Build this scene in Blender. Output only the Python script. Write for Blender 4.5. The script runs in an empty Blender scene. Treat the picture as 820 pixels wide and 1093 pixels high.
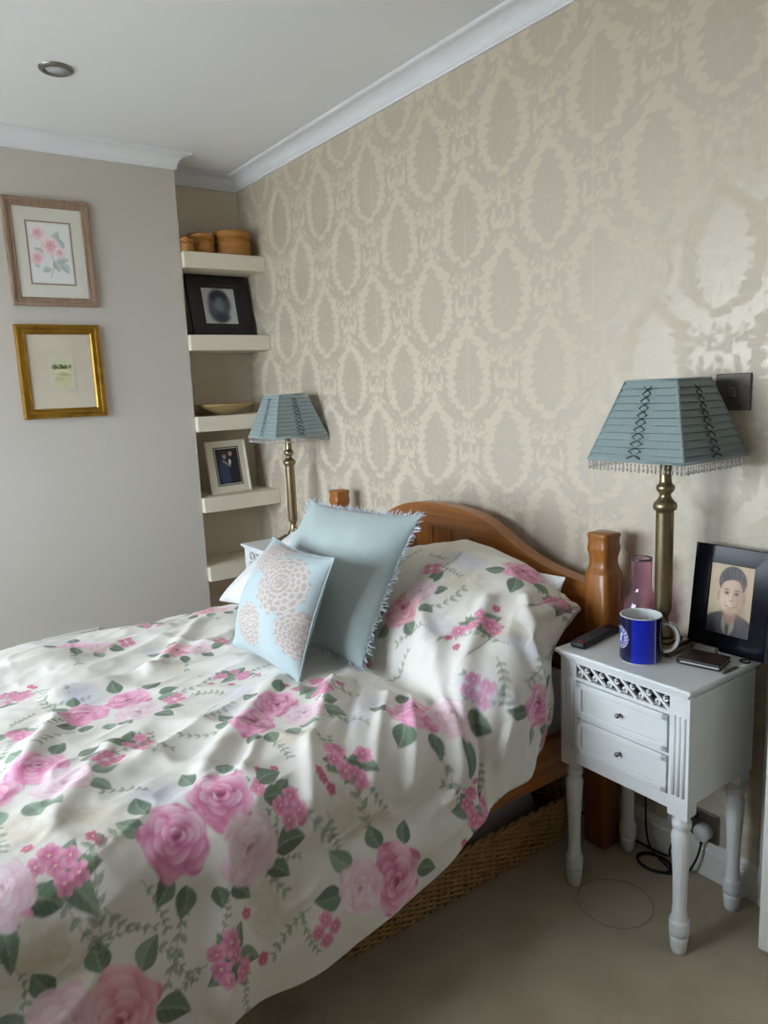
import bpy, bmesh, math, random
import numpy as np
from mathutils import Vector, Matrix

random.seed(7)
rng = np.random.default_rng(7)
PI = math.pi
scn = bpy.context.scene
COL = scn.collection

# ------------------------------------------------------------------ camera
CAM = (1.3073, -1.8188, 1.4071)
YAW, PITCH, ROLL, FPX = math.radians(54.6092), math.radians(-9.5312), math.radians(-2.4925), 786.64
def camera():
    fw = Vector((-math.sin(YAW)*math.cos(PITCH), math.cos(YAW)*math.cos(PITCH), math.sin(PITCH)))
    r = Vector((math.cos(YAW), math.sin(YAW), 0)); u = r.cross(fw)
    r2 = r*math.cos(ROLL)+u*math.sin(ROLL); u2 = u*math.cos(ROLL)-r*math.sin(ROLL)
    cd = bpy.data.cameras.new('camera'); co = bpy.data.objects.new('camera', cd); COL.objects.link(co)
    m = Matrix((r2, u2, -fw)).transposed().to_4x4(); m.translation = Vector(CAM); co.matrix_world = m
    cd.sensor_fit = 'HORIZONTAL'; cd.sensor_width = 36; cd.lens = 36*FPX/820; cd.clip_start = .05
    scn.camera = co
camera()

# ------------------------------------------------------------------ light: an overcast sky through the bedroom window
WIN = dict(x0=-2.05, x1=.15, z0=.80, z1=2.12, y=-3.55)
w = bpy.data.worlds.new('overcast_sky'); scn.world = w; w.use_nodes = True
bg = w.node_tree.nodes['Background']; bg.inputs[0].default_value = (.76, .88, 1.0, 1); bg.inputs[1].default_value = 10.0
ld = bpy.data.lights.new('window_daylight', 'AREA'); ld.shape = 'RECTANGLE'
ld.size = WIN['x1']-WIN['x0']; ld.size_y = WIN['z1']-WIN['z0']; ld.energy = 1
ld.cycles.is_portal = True
lo = bpy.data.objects.new('window_daylight', ld); COL.objects.link(lo)
lo.location = ((WIN['x0']+WIN['x1'])/2, WIN['y']-.06, (WIN['z0']+WIN['z1'])/2); lo.rotation_euler = (PI/2, 0, 0)
vs = scn.view_settings
scn.display_settings.display_device = 'sRGB'
vs.view_transform = 'Standard'; vs.look = 'None'; vs.gamma = 1; vs.use_curve_mapping = False
vs.exposure = 0.85

# ------------------------------------------------------------------ helpers: materials
def lin(c):
    return tuple(((v/255)/12.92 if v/255 <= .04045 else ((v/255+.055)/1.055)**2.4) for v in c)
def mat(name, c, rough=.6, metal=0, c2=None, scale=8, stretch=(1,1,1), bump=0, bscale=None, detail=4, attr=False, sheen=0,
        trans=0, ior=1.45, coat=0, spec=.5, contrast=.25, alpha=1):
    m = bpy.data.materials.new(name); m.use_nodes = True; nt = m.node_tree; N = nt.nodes; L = nt.links
    b = N['Principled BSDF']; b.inputs['Roughness'].default_value = rough; b.inputs['Metallic'].default_value = metal
    b.inputs['Transmission Weight'].default_value = trans; b.inputs['IOR'].default_value = ior
    b.inputs['Coat Weight'].default_value = coat; b.inputs['Sheen Weight'].default_value = sheen
    b.inputs['Specular IOR Level'].default_value = spec; b.inputs['Alpha'].default_value = alpha
    tc = N.new('ShaderNodeTexCoord'); mp = N.new('ShaderNodeMapping'); mp.inputs['Scale'].default_value = stretch
    L.new(tc.outputs['Object'], mp.inputs[0])
    nz = N.new('ShaderNodeTexNoise'); nz.inputs['Scale'].default_value = scale; nz.inputs['Detail'].default_value = detail
    L.new(mp.outputs[0], nz.inputs['Vector'])
    if attr:
        a = N.new('ShaderNodeAttribute'); a.attribute_name = 'Col'; L.new(a.outputs['Color'], b.inputs['Base Color'])
    else:
        l1 = lin(c); l2 = lin(c2) if c2 else tuple(v*.94 for v in l1)
        rp = N.new('ShaderNodeValToRGB'); rp.color_ramp.elements[0].position = .5-contrast; rp.color_ramp.elements[1].position = .5+contrast
        rp.color_ramp.elements[0].color = (*l1, 1); rp.color_ramp.elements[1].color = (*l2, 1)
        L.new(nz.outputs['Fac'], rp.inputs[0]); L.new(rp.outputs[0], b.inputs['Base Color'])
    if bump:
        n2 = nz
        if bscale:
            n2 = N.new('ShaderNodeTexNoise'); n2.inputs['Scale'].default_value = bscale; n2.inputs['Detail'].default_value = 3
            L.new(mp.outputs[0], n2.inputs['Vector'])
        bp = N.new('ShaderNodeBump'); bp.inputs['Strength'].default_value = bump; bp.inputs['Distance'].default_value = .004
        L.new(n2.outputs['Fac'], bp.inputs['Height']); L.new(bp.outputs[0], b.inputs['Normal'])
    return m

def wallpaper_material():
    """pale paper; the damask figure (mesh attribute 'Fig') is a touch darker and has a satin, metallic-ink sheen"""
    m = bpy.data.materials.new('damask_wallpaper'); m.use_nodes = True; nt = m.node_tree; N = nt.nodes; L = nt.links
    b = N['Principled BSDF']; a = N.new('ShaderNodeAttribute'); a.attribute_name = 'Fig'
    mx = N.new('ShaderNodeMix'); mx.data_type = 'RGBA'; mx.inputs[6].default_value = (*lin((210, 197, 175)), 1); mx.inputs[7].default_value = (*lin((195, 182, 163)), 1)
    L.new(a.outputs['Fac'], mx.inputs[0]); L.new(mx.outputs[2], b.inputs['Base Color'])
    for k, lo_, hi in (('Roughness', .62, .42), ('Metallic', .0, .16), ('Specular IOR Level', .3, .6)):
        r = N.new('ShaderNodeMapRange'); r.inputs[3].default_value = lo_; r.inputs[4].default_value = hi
        L.new(a.outputs['Fac'], r.inputs[0]); L.new(r.outputs[0], b.inputs[k])
    return m

M = {}
M['wallpaper'] = wallpaper_material()
M['wall'] = mat('painted_plaster', (198, 191, 181), .85, c2=(195, 188, 178), scale=3, bump=.05, bscale=60)
M['alcove'] = mat('painted_alcove', (212, 200, 180), .85, c2=(209, 197, 177), scale=3)
M['ceiling'] = mat('ceiling_paint', (240, 240, 240), .9, c2=(237, 237, 237), scale=2)
M['coving'] = mat('coving_paint', (232, 232, 234), .7, c2=(228, 228, 230))
M['trim'] = mat('gloss_trim_paint', (232, 230, 222), .4, c2=(226, 224, 216))
M['carpet'] = mat('beige_carpet', (206, 188, 158), .95, c2=(176, 158, 128), scale=7, bump=1.0, bscale=420, detail=8, sheen=.3, contrast=.3)
M['shelf'] = mat('shelf_paint', (226, 216, 196), .6, c2=(222, 212, 192))
M['pine'] = mat('orange_pine', (174, 108, 42), .38, c2=(132, 76, 24), scale=14, stretch=(.35, 5, 5), coat=.3, contrast=.3)
M['pine_v'] = mat('orange_pine_upright', (174, 108, 42), .38, c2=(132, 76, 24), scale=14, stretch=(5, 5, .35), coat=.3, contrast=.3)
M['pine_y'] = mat('orange_pine_rail', (174, 108, 42), .38, c2=(132, 76, 24), scale=14, stretch=(5, .35, 5), coat=.3, contrast=.3)
M['sheet'] = mat('white_cotton', (228, 228, 226), .85, c2=(222, 222, 222), bump=.15, bscale=25, sheen=.2)
M['print'] = mat('printed_cotton', (255, 255, 255), .78, attr=True, bump=.12, bscale=500, sheen=.15)
M['paperprint'] = mat('printed_paper', (255, 255, 255), .45, attr=True)
M['blue'] = mat('pale_blue_linen', (180, 192, 189), .85, c2=(172, 186, 184), scale=200, bump=.25, bscale=700, sheen=.2)
M['fringe'] = mat('pale_fringe_thread', (214, 222, 226), .9, c2=(176, 188, 198), scale=60)
M['bluecord'] = mat('blue_piping', (168, 184, 185), .8)
M['white'] = mat('white_satin_paint', (230, 231, 230), .42, c2=(225, 226, 224), scale=6)
M['dark'] = mat('painted_interior_shade', (40, 38, 40), .9)
M['steel'] = mat('brushed_steel', (150, 146, 140), .35, 1, c2=(128, 124, 118), scale=30)
M['brass'] = mat('antique_brass', (178, 160, 128), .36, .95, c2=(124, 108, 82), scale=20, stretch=(1, 1, .5), contrast=.35)
M['brass_l'] = mat('pale_antique_brass', (176, 160, 134), .28, .95, c2=(130, 116, 94), scale=20, stretch=(1, 1, .5), contrast=.35)
M['shade'] = mat('duck_egg_silk', (146, 160, 157), .7, c2=(137, 152, 150), scale=60, sheen=.4)
M['lace'] = mat('slate_ribbon', (70, 84, 88), .6, c2=(54, 68, 74))
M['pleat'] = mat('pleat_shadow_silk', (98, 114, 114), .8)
M['bead'] = mat('glass_bead', (236, 236, 234), .08, trans=.75, spec=.8)
M['wicker'] = mat('honey_wicker', (196, 158, 100), .6, c2=(146, 110, 62), scale=30, contrast=.35)
M['blanket'] = mat('grey_blanket', (192, 188, 190), .95, c2=(160, 156, 162), scale=10, bump=.4, bscale=60)
M['black'] = mat('black_lacquer', (17, 18, 24), .12, c2=(13, 14, 20), spec=.22)
M['blackmat'] = mat('black_plastic', (22, 22, 24), .4, c2=(30, 30, 32))
M['darkwood'] = mat('black_brown_frame', (34, 32, 34), .35, c2=(26, 25, 27))
M['cream'] = mat('cream_frame_paint', (224, 216, 198), .5)
M['limed'] = mat('limed_wood', (164, 138, 116), .5, c2=(132, 106, 86), scale=12, stretch=(6, 1, 1), contrast=.3)
M['gold'] = mat('gilt_gesso', (190, 148, 58), .34, .8, c2=(128, 88, 26), scale=16, contrast=.32, bump=.3, bscale=60)
M['mount'] = mat('mount_card', (216, 212, 200), .9)
M['mountb'] = mat('beige_mount_card', (206, 196, 176), .9)
M['basketry'] = mat('pale_basketwood', (182, 128, 62), .55, c2=(150, 98, 40), scale=6, stretch=(1, 1, 12), contrast=.3)
M['bowl'] = mat('pale_wood_bowl', (186, 160, 116), .5, c2=(160, 132, 88), scale=6)
M['glaze'] = mat('printed_glaze', (255, 255, 255), .16, attr=True, coat=.4)
M['porcelain'] = mat('white_porcelain', (226, 226, 224), .18, coat=.3)
M['pinkglass'] = mat('pink_glass', (250, 216, 230), .05, trans=.95, c2=(248, 212, 228))
M['leather'] = mat('brown_leather', (52, 38, 34), .45, c2=(40, 28, 26), bump=.3, bscale=200)
M['clear'] = mat('clear_plastic', (240, 238, 232), .1, trans=.8)
M['plug'] = mat('white_plastic', (226, 226, 226), .35)
M['cable'] = mat('black_cable', (24, 24, 26), .5)
M['wire'] = mat('clear_wire_hoop', (205, 196, 172), .25, trans=.5)
M['lampglass'] = mat('frosted_lamp_glass', (200, 204, 208), .3)
M['red'] = mat('red_button', (150, 30, 34), .4)
M['button'] = mat('grey_button', (70, 70, 76), .5)
M['bounce_ground'] = mat('pale_bounce_ground', (196, 192, 184), .95, c2=(184, 180, 172), scale=2)

# ------------------------------------------------------------------ helpers: meshes
class MB:
    """collects shapes; build() links them as ONE mesh object in the parent's local frame"""
    def __init__(s): s.v = []; s.f = []; s.sm = []
    def add(s, V, F, smooth=False):
        o = len(s.v); s.v += [tuple(map(float, p)) for p in V]; s.f += [tuple(i+o for i in f) for f in F]; s.sm += [smooth]*len(F); return s
    def box(s, x0, x1, y0, y1, z0, z1, bev=0, seg=2, mtx=None):
        bm = bmesh.new(); bmesh.ops.create_cube(bm, size=1)
        for v in bm.verts: v.co = Vector(((x0+x1)/2+v.co.x*(x1-x0), (y0+y1)/2+v.co.y*(y1-y0), (z0+z1)/2+v.co.z*(z1-z0)))
        if bev: bmesh.ops.bevel(bm, geom=bm.edges[:], offset=bev, segments=seg, profile=.5, affect='EDGES')
        bm.verts.index_update()
        V = [v.co.copy() for v in bm.verts]
        if mtx: V = [mtx @ p for p in V]
        F = [[v.index for v in f.verts] for f in bm.faces]; bm.free(); return s.add(V, F)
    def lathe(s, prof, n=24, c=(0, 0), flute=None, cap=True, power=None):
        V = []; F = []
        for z, r in prof:
            for k in range(n):
                a = 2*PI*k/n; rr = r
                if flute: rr += flute(z, a)
                if power: rr /= (abs(math.cos(a))**power+abs(math.sin(a))**power)**(1/power)
                V.append((c[0]+rr*math.cos(a), c[1]+rr*math.sin(a), z))
        for i in range(len(prof)-1):
            for k in range(n):
                k2 = (k+1) % n; F.append((i*n+k, i*n+k2, (i+1)*n+k2, (i+1)*n+k))
        if cap: F += [tuple(range(n-1, -1, -1)), tuple(range((len(prof)-1)*n, len(prof)*n))]
        return s.add(V, F, True)
    def tube(s, pts, r, n=8, closed=False):
        pts = [Vector(p) for p in pts]; N_ = len(pts); V = []; F = []
        rr = r if isinstance(r, (list, tuple)) else [r]*N_; up = None
        for i, p in enumerate(pts):
            a = pts[(i-1) % N_] if closed or i > 0 else p; b = pts[(i+1) % N_] if closed or i < N_-1 else p
            t = (b-a).normalized()
            if up is None: up = Vector((0, 0, 1)) if abs(t.z) < .9 else Vector((1, 0, 0))
            x = t.cross(up).normalized(); y = x.cross(t).normalized(); up = y
            for k in range(n):
                q = 2*PI*k/n; V.append(p+(x*math.cos(q)+y*math.sin(q))*rr[i])
        for i in range(N_ if closed else N_-1):
            for k in range(n):
                i2 = (i+1) % N_; k2 = (k+1) % n; F.append((i*n+k, i*n+k2, i2*n+k2, i2*n+k))
        if not closed: F += [tuple(range(n-1, -1, -1)), tuple(range((N_-1)*n, N_*n))]
        return s.add(V, F, True)
    def prism(s, outline, f0, f1):
        """outline: 2-D points; f0/f1 map a 2-D point to 3-D on the two caps"""
        n = len(outline); V = [f0(p) for p in outline]+[f1(p) for p in outline]
        F = [tuple(range(n-1, -1, -1)), tuple(range(n, 2*n))]+[(i, (i+1) % n, n+(i+1) % n, n+i) for i in range(n)]
        return s.add(V, F)
    def ribbon(s, pts, w, y0, y1):
        """flat bar of width w following 2-D pts in the xz plane, from depth y0 to y1"""
        P = [Vector((p[0], p[1])) for p in pts]; L_ = []; R_ = []
        ww = w if isinstance(w, (list, tuple)) else [w]*len(P)
        for i, p in enumerate(P):
            t = (P[min(i+1, len(P)-1)]-P[max(i-1, 0)]).normalized(); nn = Vector((-t.y, t.x))*ww[i]/2
            L_.append(p+nn); R_.append(p-nn)
        return s.prism([tuple(q) for q in L_]+[tuple(q) for q in reversed(R_)], lambda p: (p[0], y0, p[1]), lambda p: (p[0], y1, p[1]))
    def sphere(s, c, r, n=8, m=6, sc=(1, 1, 1)):
        V = [(c[0], c[1], c[2]-r*sc[2])]; F = []
        for i in range(1, m):
            a = PI*i/m
            for k in range(n): V.append((c[0]+r*sc[0]*math.sin(a)*math.cos(2*PI*k/n), c[1]+r*sc[1]*math.sin(a)*math.sin(2*PI*k/n), c[2]-r*sc[2]*math.cos(a)))
        V.append((c[0], c[1], c[2]+r*sc[2])); e = len(V)-1
        for k in range(n): F.append((0, 1+(k+1) % n, 1+k)); F.append((e, e-n+k, e-n+(k+1) % n))
        for i in range(m-2):
            for k in range(n): F.append((1+i*n+k, 1+i*n+(k+1) % n, 1+(i+1)*n+(k+1) % n, 1+(i+1)*n+k))
        return s.add(V, F, True)
    def build(s, name, m, parent=None, loc=None, rotz=0):
        me = bpy.data.meshes.new(name); me.from_pydata(s.v, [], s.f)
        me.polygons.foreach_set('use_smooth', s.sm)
        bm = bmesh.new(); bm.from_mesh(me); bmesh.ops.recalc_face_normals(bm, faces=bm.faces); bm.to_mesh(me); bm.free()
        me.materials.append(M[m]); o = bpy.data.objects.new(name, me); COL.objects.link(o)
        if parent: o.parent = parent
        if loc: o.location = loc
        o.rotation_euler.z = rotz
        return o

def fastmesh(name, V, Q, m, parent=None, col=None, fig=None, smooth=True):
    me = bpy.data.meshes.new(name); V = np.ascontiguousarray(V, np.float32); Q = np.ascontiguousarray(Q, np.int32)
    me.vertices.add(len(V)); me.vertices.foreach_set('co', V.ravel())
    me.loops.add(Q.size); me.loops.foreach_set('vertex_index', Q.ravel())
    me.polygons.add(len(Q)); me.polygons.foreach_set('loop_start', np.arange(0, Q.size, 4, dtype=np.int32))
    me.update(calc_edges=True); me.validate()
    me.polygons.foreach_set('use_smooth', np.full(len(me.polygons), smooth))
    if col is not None:
        a = me.color_attributes.new('Col', 'FLOAT_COLOR', 'POINT'); c = np.ones((len(V), 4), np.float32); c[:, :3] = col
        a.data.foreach_set('color', c.ravel())
    if fig is not None:
        a = me.attributes.new('Fig', 'FLOAT', 'POINT'); a.data.foreach_set('value', np.ascontiguousarray(fig, np.float32).ravel())
    me.materials.append(M[m]); o = bpy.data.objects.new(name, me); COL.objects.link(o)
    if parent: o.parent = parent
    return o
def quads(n, m, off=0, flip=False):
    i, j = np.meshgrid(np.arange(n-1), np.arange(m-1), indexing='ij'); a = (i*m+j).ravel()+off
    q = np.stack([a, a+m, a+m+1, a+1], 1)
    return q[:, ::-1] if flip else q
def slin(c):
    c = np.asarray(c, float)/255
    return np.where(c <= .04045, c/12.92, ((c+.055)/1.055)**2.4)

def tag(o, label=None, cat=None, group=None, kind=None):
    for k, v in (('label', label), ('category', cat), ('group', group), ('kind', kind)):
        if v: o[k] = v
    return o
def thing(name, label, cat, loc=(0, 0, 0), rotz=0, group=None, rot=None):
    o = bpy.data.objects.new(name, None); COL.objects.link(o); o.location = loc
    o.rotation_euler = rot if rot else (0, 0, rotz); o.empty_display_size = .05
    return tag(o, label, cat, group)
def copy_tree(o, parent=None):
    c = o.copy(); COL.objects.link(c); c.parent = parent
    for ch in list(o.children): copy_tree(ch, c)
    return c
def struct(o): o['kind'] = 'structure'; return o

TAB = rng.random((64, 256, 256))
def vnoise(x, y, k=0):
    xi = np.floor(x).astype(int); yi = np.floor(y).astype(int); fx = x-xi; fy = y-yi
    fx = fx*fx*fx*(fx*(fx*6-15)+10); fy = fy*fy*fy*(fy*(fy*6-15)+10); T = TAB[k % 64]
    g = lambda a, b: T[a & 255, b & 255]
    return (g(xi, yi)*(1-fx)+g(xi+1, yi)*fx)*(1-fy)+(g(xi, yi+1)*(1-fx)+g(xi+1, yi+1)*fx)*fy
def sst(a, b, x):
    t = np.clip((x-a)/(b-a), 0, 1); return t*t*(3-2*t)

# ------------------------------------------------------------------ the room
XA, XC, YC, ZC = -2.4775, -2.2386, -.4284, 2.531      # alcove back, chimney face, chimney corner, ceiling
XR, YF = 2.3, WIN['y']
DX0, DX1, DH = .49, 1.27, 2.0                           # doorway in the headboard wall

def damask(x, z):
    """figure of the wallpaper: drop-shaped palmettes haloed by ground in a leafy half-drop lattice, 0 ground .. 1 figure"""
    px, pz = .38, .52
    x = x+.015*(vnoise(x*30, z*30, 3)-.5); z = z+.015*(vnoise(x*30+9, z*30, 4)-.5)
    med = np.zeros_like(x); halo = np.zeros_like(x); leaf = np.zeros_like(x)
    for off in (0, 1):
        u = (x+.887+off*px/2)/px; v = (z-1.705+off*pz/2)/pz
        u = (u-np.floor(u+.5))*px; v = (v-np.floor(v+.5))*pz; au = np.abs(u)
        e = px/4*(1+np.cos(2*PI*v/pz))-au                                           # >0 inside this ogee
        th = np.arctan2(au, v+.02); r = np.hypot(au, v+.02)
        t = np.clip((v+.135)/.29, 1e-4, 1-1e-4); w_ = .225*t**.55*(1-t)**.85
        inside = (v > -.135) & (v < .155); m = np.where(inside, w_-au, -np.hypot(au, np.minimum(np.abs(v+.135), np.abs(v-.155))))
        f1 = .021*np.abs(np.sin(v*2*PI/.062+au*22))+.004*np.sin(v*2*PI/.021)
        a_ = sst(-.003, .003, m-f1)
        lob = np.abs(np.cos(th*6.5))
        a_ = a_*(1-.55*sst(.18, .05, lob)*sst(.030, .045, r)*sst(.10, .08, r))*(1-.4*sst(.004, .001, np.abs(r-.022)-.001))
        med = np.maximum(med, a_)
        f2 = .014+.020*np.abs(np.sin(v*2*PI/.060+1.0+au*10))
        halo = np.maximum(halo, sst(-.004, .004, m+f2))
        # leafy filling outside the halo, mirrored about the axis; light tulips on the axis under each drop
        nz = .6*vnoise(au*42+5, v*42+5, 5)+.4*vnoise(au*90, v*90, 6)
        tul = np.abs(au-.020*np.abs(np.sin((v+.24)*26)))
        lf = sst(.37, .47, nz)*(1-.7*sst(.010, .003, tul)*(v < -.17)*(v > -.235))
        leaf = np.where(e > 0, lf, leaf)
    return np.clip(np.maximum(med, leaf*(1-halo)), 0, 1)

def wallpaper_wall():
    st = .0055; x0, x1 = XA, XR
    xs = np.concatenate([np.arange(x0, DX0, st), np.linspace(DX0, x1, 240)]); zs = np.concatenate([np.arange(0, ZC, st), [ZC]])
    k = np.argmin(np.abs(zs-DH)); zs[k] = DH; k1 = np.argmin(np.abs(xs-DX1)); xs[k1] = DX1
    X, Z = np.meshgrid(xs, zs, indexing='ij'); V = np.stack([X, np.zeros_like(X), Z], -1)
    f = damask(X, Z)
    seam = np.zeros_like(X)
    for sx in (-2.335, -1.788, -1.241, -.694, -.147, .400): seam = np.maximum(seam, sst(.005, .001, np.abs(X-sx)))
    f = f*(1-.6*seam)
    q = quads(len(xs), len(zs), flip=True)
    cx = (X.ravel()[q[:, 0]]+X.ravel()[q[:, 2]])/2; cz = (Z.ravel()[q[:, 0]]+Z.ravel()[q[:, 2]])/2
    q = q[~((cx > DX0) & (cx < DX1) & (cz < DH))]
    q = q[:, ::-1]
    return struct(fastmesh('wall_back', V.reshape(-1, 3), q, 'wallpaper', fig=f.ravel(), smooth=False))
wallpaper_wall()

struct(MB().box(XA-.2, XR+.1, YF-.1, .1, -.06, 0).build('floor', 'carpet'))
struct(MB().box(XA-.2, XR+.1, YF-.1, .1, ZC, ZC+.08).build('ceiling', 'ceiling'))
YC2 = -2.15
b = MB()
b.prism([(XA-.2, YC), (XC, YC), (XC, YC2), (XA, YC2), (XA, YF-.1), (XA-.2, YF-.1)], lambda p: (p[0], p[1], 0), lambda p: (p[0], p[1], ZC))
struct(b.build('wall_left', 'wall'))
struct(MB().box(XA-.2, XA, YC-.02, .1, 0, ZC).build('wall_alcove', 'alcove'))
struct(MB().box(XR, XR+.1, YF, .1, 0, ZC).build('wall_right', 'wall'))
b = MB()
b.box(XA, WIN['x0'], YF-.1, YF, 0, ZC); b.box(WIN['x1'], XR, YF-.1, YF, 0, ZC)
b.box(WIN['x0'], WIN['x1'], YF-.1, YF, 0, WIN['z0']); b.box(WIN['x0'], WIN['x1'], YF-.1, YF, WIN['z1'], ZC)
struct(b.build('wall_front', 'wall'))
# hall behind the doorway
b = MB()
b.box(DX0-.5, DX1+.6, 1.1, 1.15, 0, ZC); b.box(DX0-.55, DX0-.5, 0.001, 1.15, 0, ZC); b.box(DX1+.6, DX1+.65, .001, 1.15, 0, ZC)
b.box(DX0-.5, DX1+.6, .1, 1.1, -.06, 0); b.box(DX0-.5, DX1+.6, .1, 1.1, ZC, ZC+.05)
struct(b.build('wall_hall', 'wall'))
struct(MB().box(-40, 40, -60, -4.2, -3.2, -3.1).build('ground', 'bounce_ground'))  # unseen ground outside, coloured pale to bounce skylight onto the ceiling
# window
b = MB(); t = .05; yw = YF-.05; x0, x1, z0, z1 = WIN['x0'], WIN['x1'], WIN['z0'], WIN['z1']
for a in (x0, x0+(x1-x0)/3-t/2, x0+2*(x1-x0)/3-t/2, x1-t): b.box(a, a+t, yw-.03, yw+.03, z0, z1)
b.box(x0, x1, yw-.03, yw+.03, z0, z0+t); b.box(x0, x1, yw-.03, yw+.03, z1-t, z1)
wo = struct(b.build('window_1', 'trim'))
MB().box(x0-.05, x1+.05, YF-.06, YF+.12, z0-.03, z0, .006).build('window_sill', 'trim', wo)
def pane_material():
    m = bpy.data.materials.new('window_glass'); m.use_nodes = True; nt = m.node_tree; N = nt.nodes; L = nt.links
    N.remove(N['Principled BSDF']); tr = N.new('ShaderNodeBsdfTransparent'); gl = N.new('ShaderNodeBsdfGlossy'); gl.inputs['Roughness'].default_value = .02
    fr = N.new('ShaderNodeFresnel'); fr.inputs[0].default_value = 1.3; mx = N.new('ShaderNodeMixShader')
    L.new(fr.outputs[0], mx.inputs[0]); L.new(tr.outputs[0], mx.inputs[1]); L.new(gl.outputs[0], mx.inputs[2]); L.new(mx.outputs[0], N['Material Output'].inputs[0])
    return m
M['pane'] = pane_material()
for k in range(3):
    a = x0+(x1-x0)*k/3; MB().box(a+.02, a+(x1-x0)/3-.02, yw-.003, yw+.003, z0+.03, z1-.03).build('pane', 'pane', wo)

def sweep(name, path, prof, m, closed=False):
    """mitred moulding: prof = (out from wall, z); path runs with the room on its left side"""
    P = [Vector(p) for p in path]; n = len(P); b = MB(); rows = []
    for i in range(n):
        d0 = (P[i]-P[i-1]).normalized() if i > 0 or closed else None
        d1 = (P[(i+1) % n]-P[i]).normalized() if i < n-1 or closed else None
        n0 = Vector((-d0.y, d0.x)) if d0 else None; n1 = Vector((-d1.y, d1.x)) if d1 else None
        if n0 is None: nn = n1
        elif n1 is None: nn = n0
        else: nn = (n0+n1)/(1+n0.dot(n1))
        rows.append([(P[i].x+nn.x*o, P[i].y+nn.y*o, z) for o, z in prof])
    k = len(prof); V = [p for r in rows for p in r]; F = []
    for i in range(n if closed else n-1):
        for j in range(k): F.append((i*k+j, i*k+(j+1) % k, ((i+1) % n)*k+(j+1) % k, ((i+1) % n)*k+j))
    if not closed: F += [tuple(range(k)), tuple(range((n-1)*k, n*k))]
    b.add(V, F); return struct(b.build(name, m))
PATH = [(XA, YF), (XR, YF), (XR, 0), (XA, 0), (XA, YC), (XC, YC), (XC, YC2), (XA, YC2)]
zc = 2.461
prof = [(0, zc), (.008, zc), (.009, zc+.008)]+[(.012+.046*(1-math.cos(a)), zc+.010+.046*math.sin(a)) for a in np.linspace(0, PI/2, 8)]+[(.066, ZC-.012), (.07, ZC-.008), (.07, ZC), (0, ZC)]
sweep('trim_1', PATH, prof, 'coving', True)
bbp = [(0, 0), (.018, 0), (.018, .078), (.015, .084), (.015, .088), (.009, .094), (.006, .100), (0, .103)]
sweep('baseboard_back', [(.42, 0), (XA, 0), (XA, YC)], bbp, 'trim')
sweep('baseboard_left', [(XC, YC), (XC, YC2)], bbp, 'trim')
# door: architrave, lining, and the leaf standing slightly ajar
b = MB()
for x0, x1 in ((.42, DX0), (DX1, DX1+.07)):
    b.box(x0, x1, -.022, 0, 0, DH+.07, .004); b.box(x0+.012, x1-.03, -.030, -.02, 0, DH+.05, .004)
b.box(DX0, DX1, -.022, 0, DH, DH+.07, .004)
do = struct(b.build('trim_2', 'trim'))
MB().box(DX0-.02, DX0, 0, .1, 0, DH).box(DX1, DX1+.02, 0, .1, 0, DH).box(DX0, DX1, 0, .1, DH, DH+.02).build('door_lining', 'trim', do)
hx, hy, ex, ey = DX1-.005, -.02, .503, -.165
Ld = math.hypot(ex-hx, ey-hy); ang = math.atan2(ey-hy, ex-hx)
b = MB(); b.box(0, Ld, -.02, .02, .012, DH-.005, .006)
for z0_, z1_ in ((.2, .85), (1.0, 1.85)):
    for a0, a1 in ((.1, Ld/2-.04), (Ld/2+.04, Ld-.1)):
        b.box(a0, a1, -.026, .026, z0_, z1_, .008); 
dl = struct(b.build('door_1', 'trim', None, (hx, hy, 0), ang))
k = MB(); k.lathe([(0, .008), (.03, .008), (.04, .022), (.055, .026), (.066, .018), (.07, .0)], 16)
ko = k.build('door_handle', 'steel', dl); ko.rotation_euler = (-PI/2, 0, 0); ko.location = (Ld-.06, .02, 1.0)

# ------------------------------------------------------------------ duvet surface (cloth coordinate q across the bed, y along it)
# DUVET-BEGIN
HEM = np.array([(-2.3, .15), (-1.414, 0.211), (-1.251, 0.223), (-1.108, 0.236), (-0.863, 0.3), (-0.729, 0.353), (-0.552, 0.409), (-0.417, 0.46), (-0.383, 0.49), (-.1, .55)])
QE, RAD = -.07, .10
def duvet_top(x, y):
    fx = sst(-1.02, -.62, x)*(1-.10*sst(-.42, -.22, x)-.34*sst(-.26, .02, x))
    u = np.clip((y+.72)/.46, 0, 1.4)
    fy = np.where(u < 1, 1-(1-np.clip(u, 0, 1))**1.9, 1-.9*(u-1)**2); fy = fy*sst(0, .30, u)
    z = .592+.272*fx*fy
    z = z+.022*(vnoise(x*2.6+3, y*2.6, 11)-.5)+.02*np.exp(-((x+.35)/.22)**2-((y+.95)/.3)**2)
    z = z-.05*sst(-1.22, -1.46, x)**2                       # rounds towards the far side
    z = z-.10*np.clip((-2.0-y)/.12, 0, 1)**2
    return z
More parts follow.
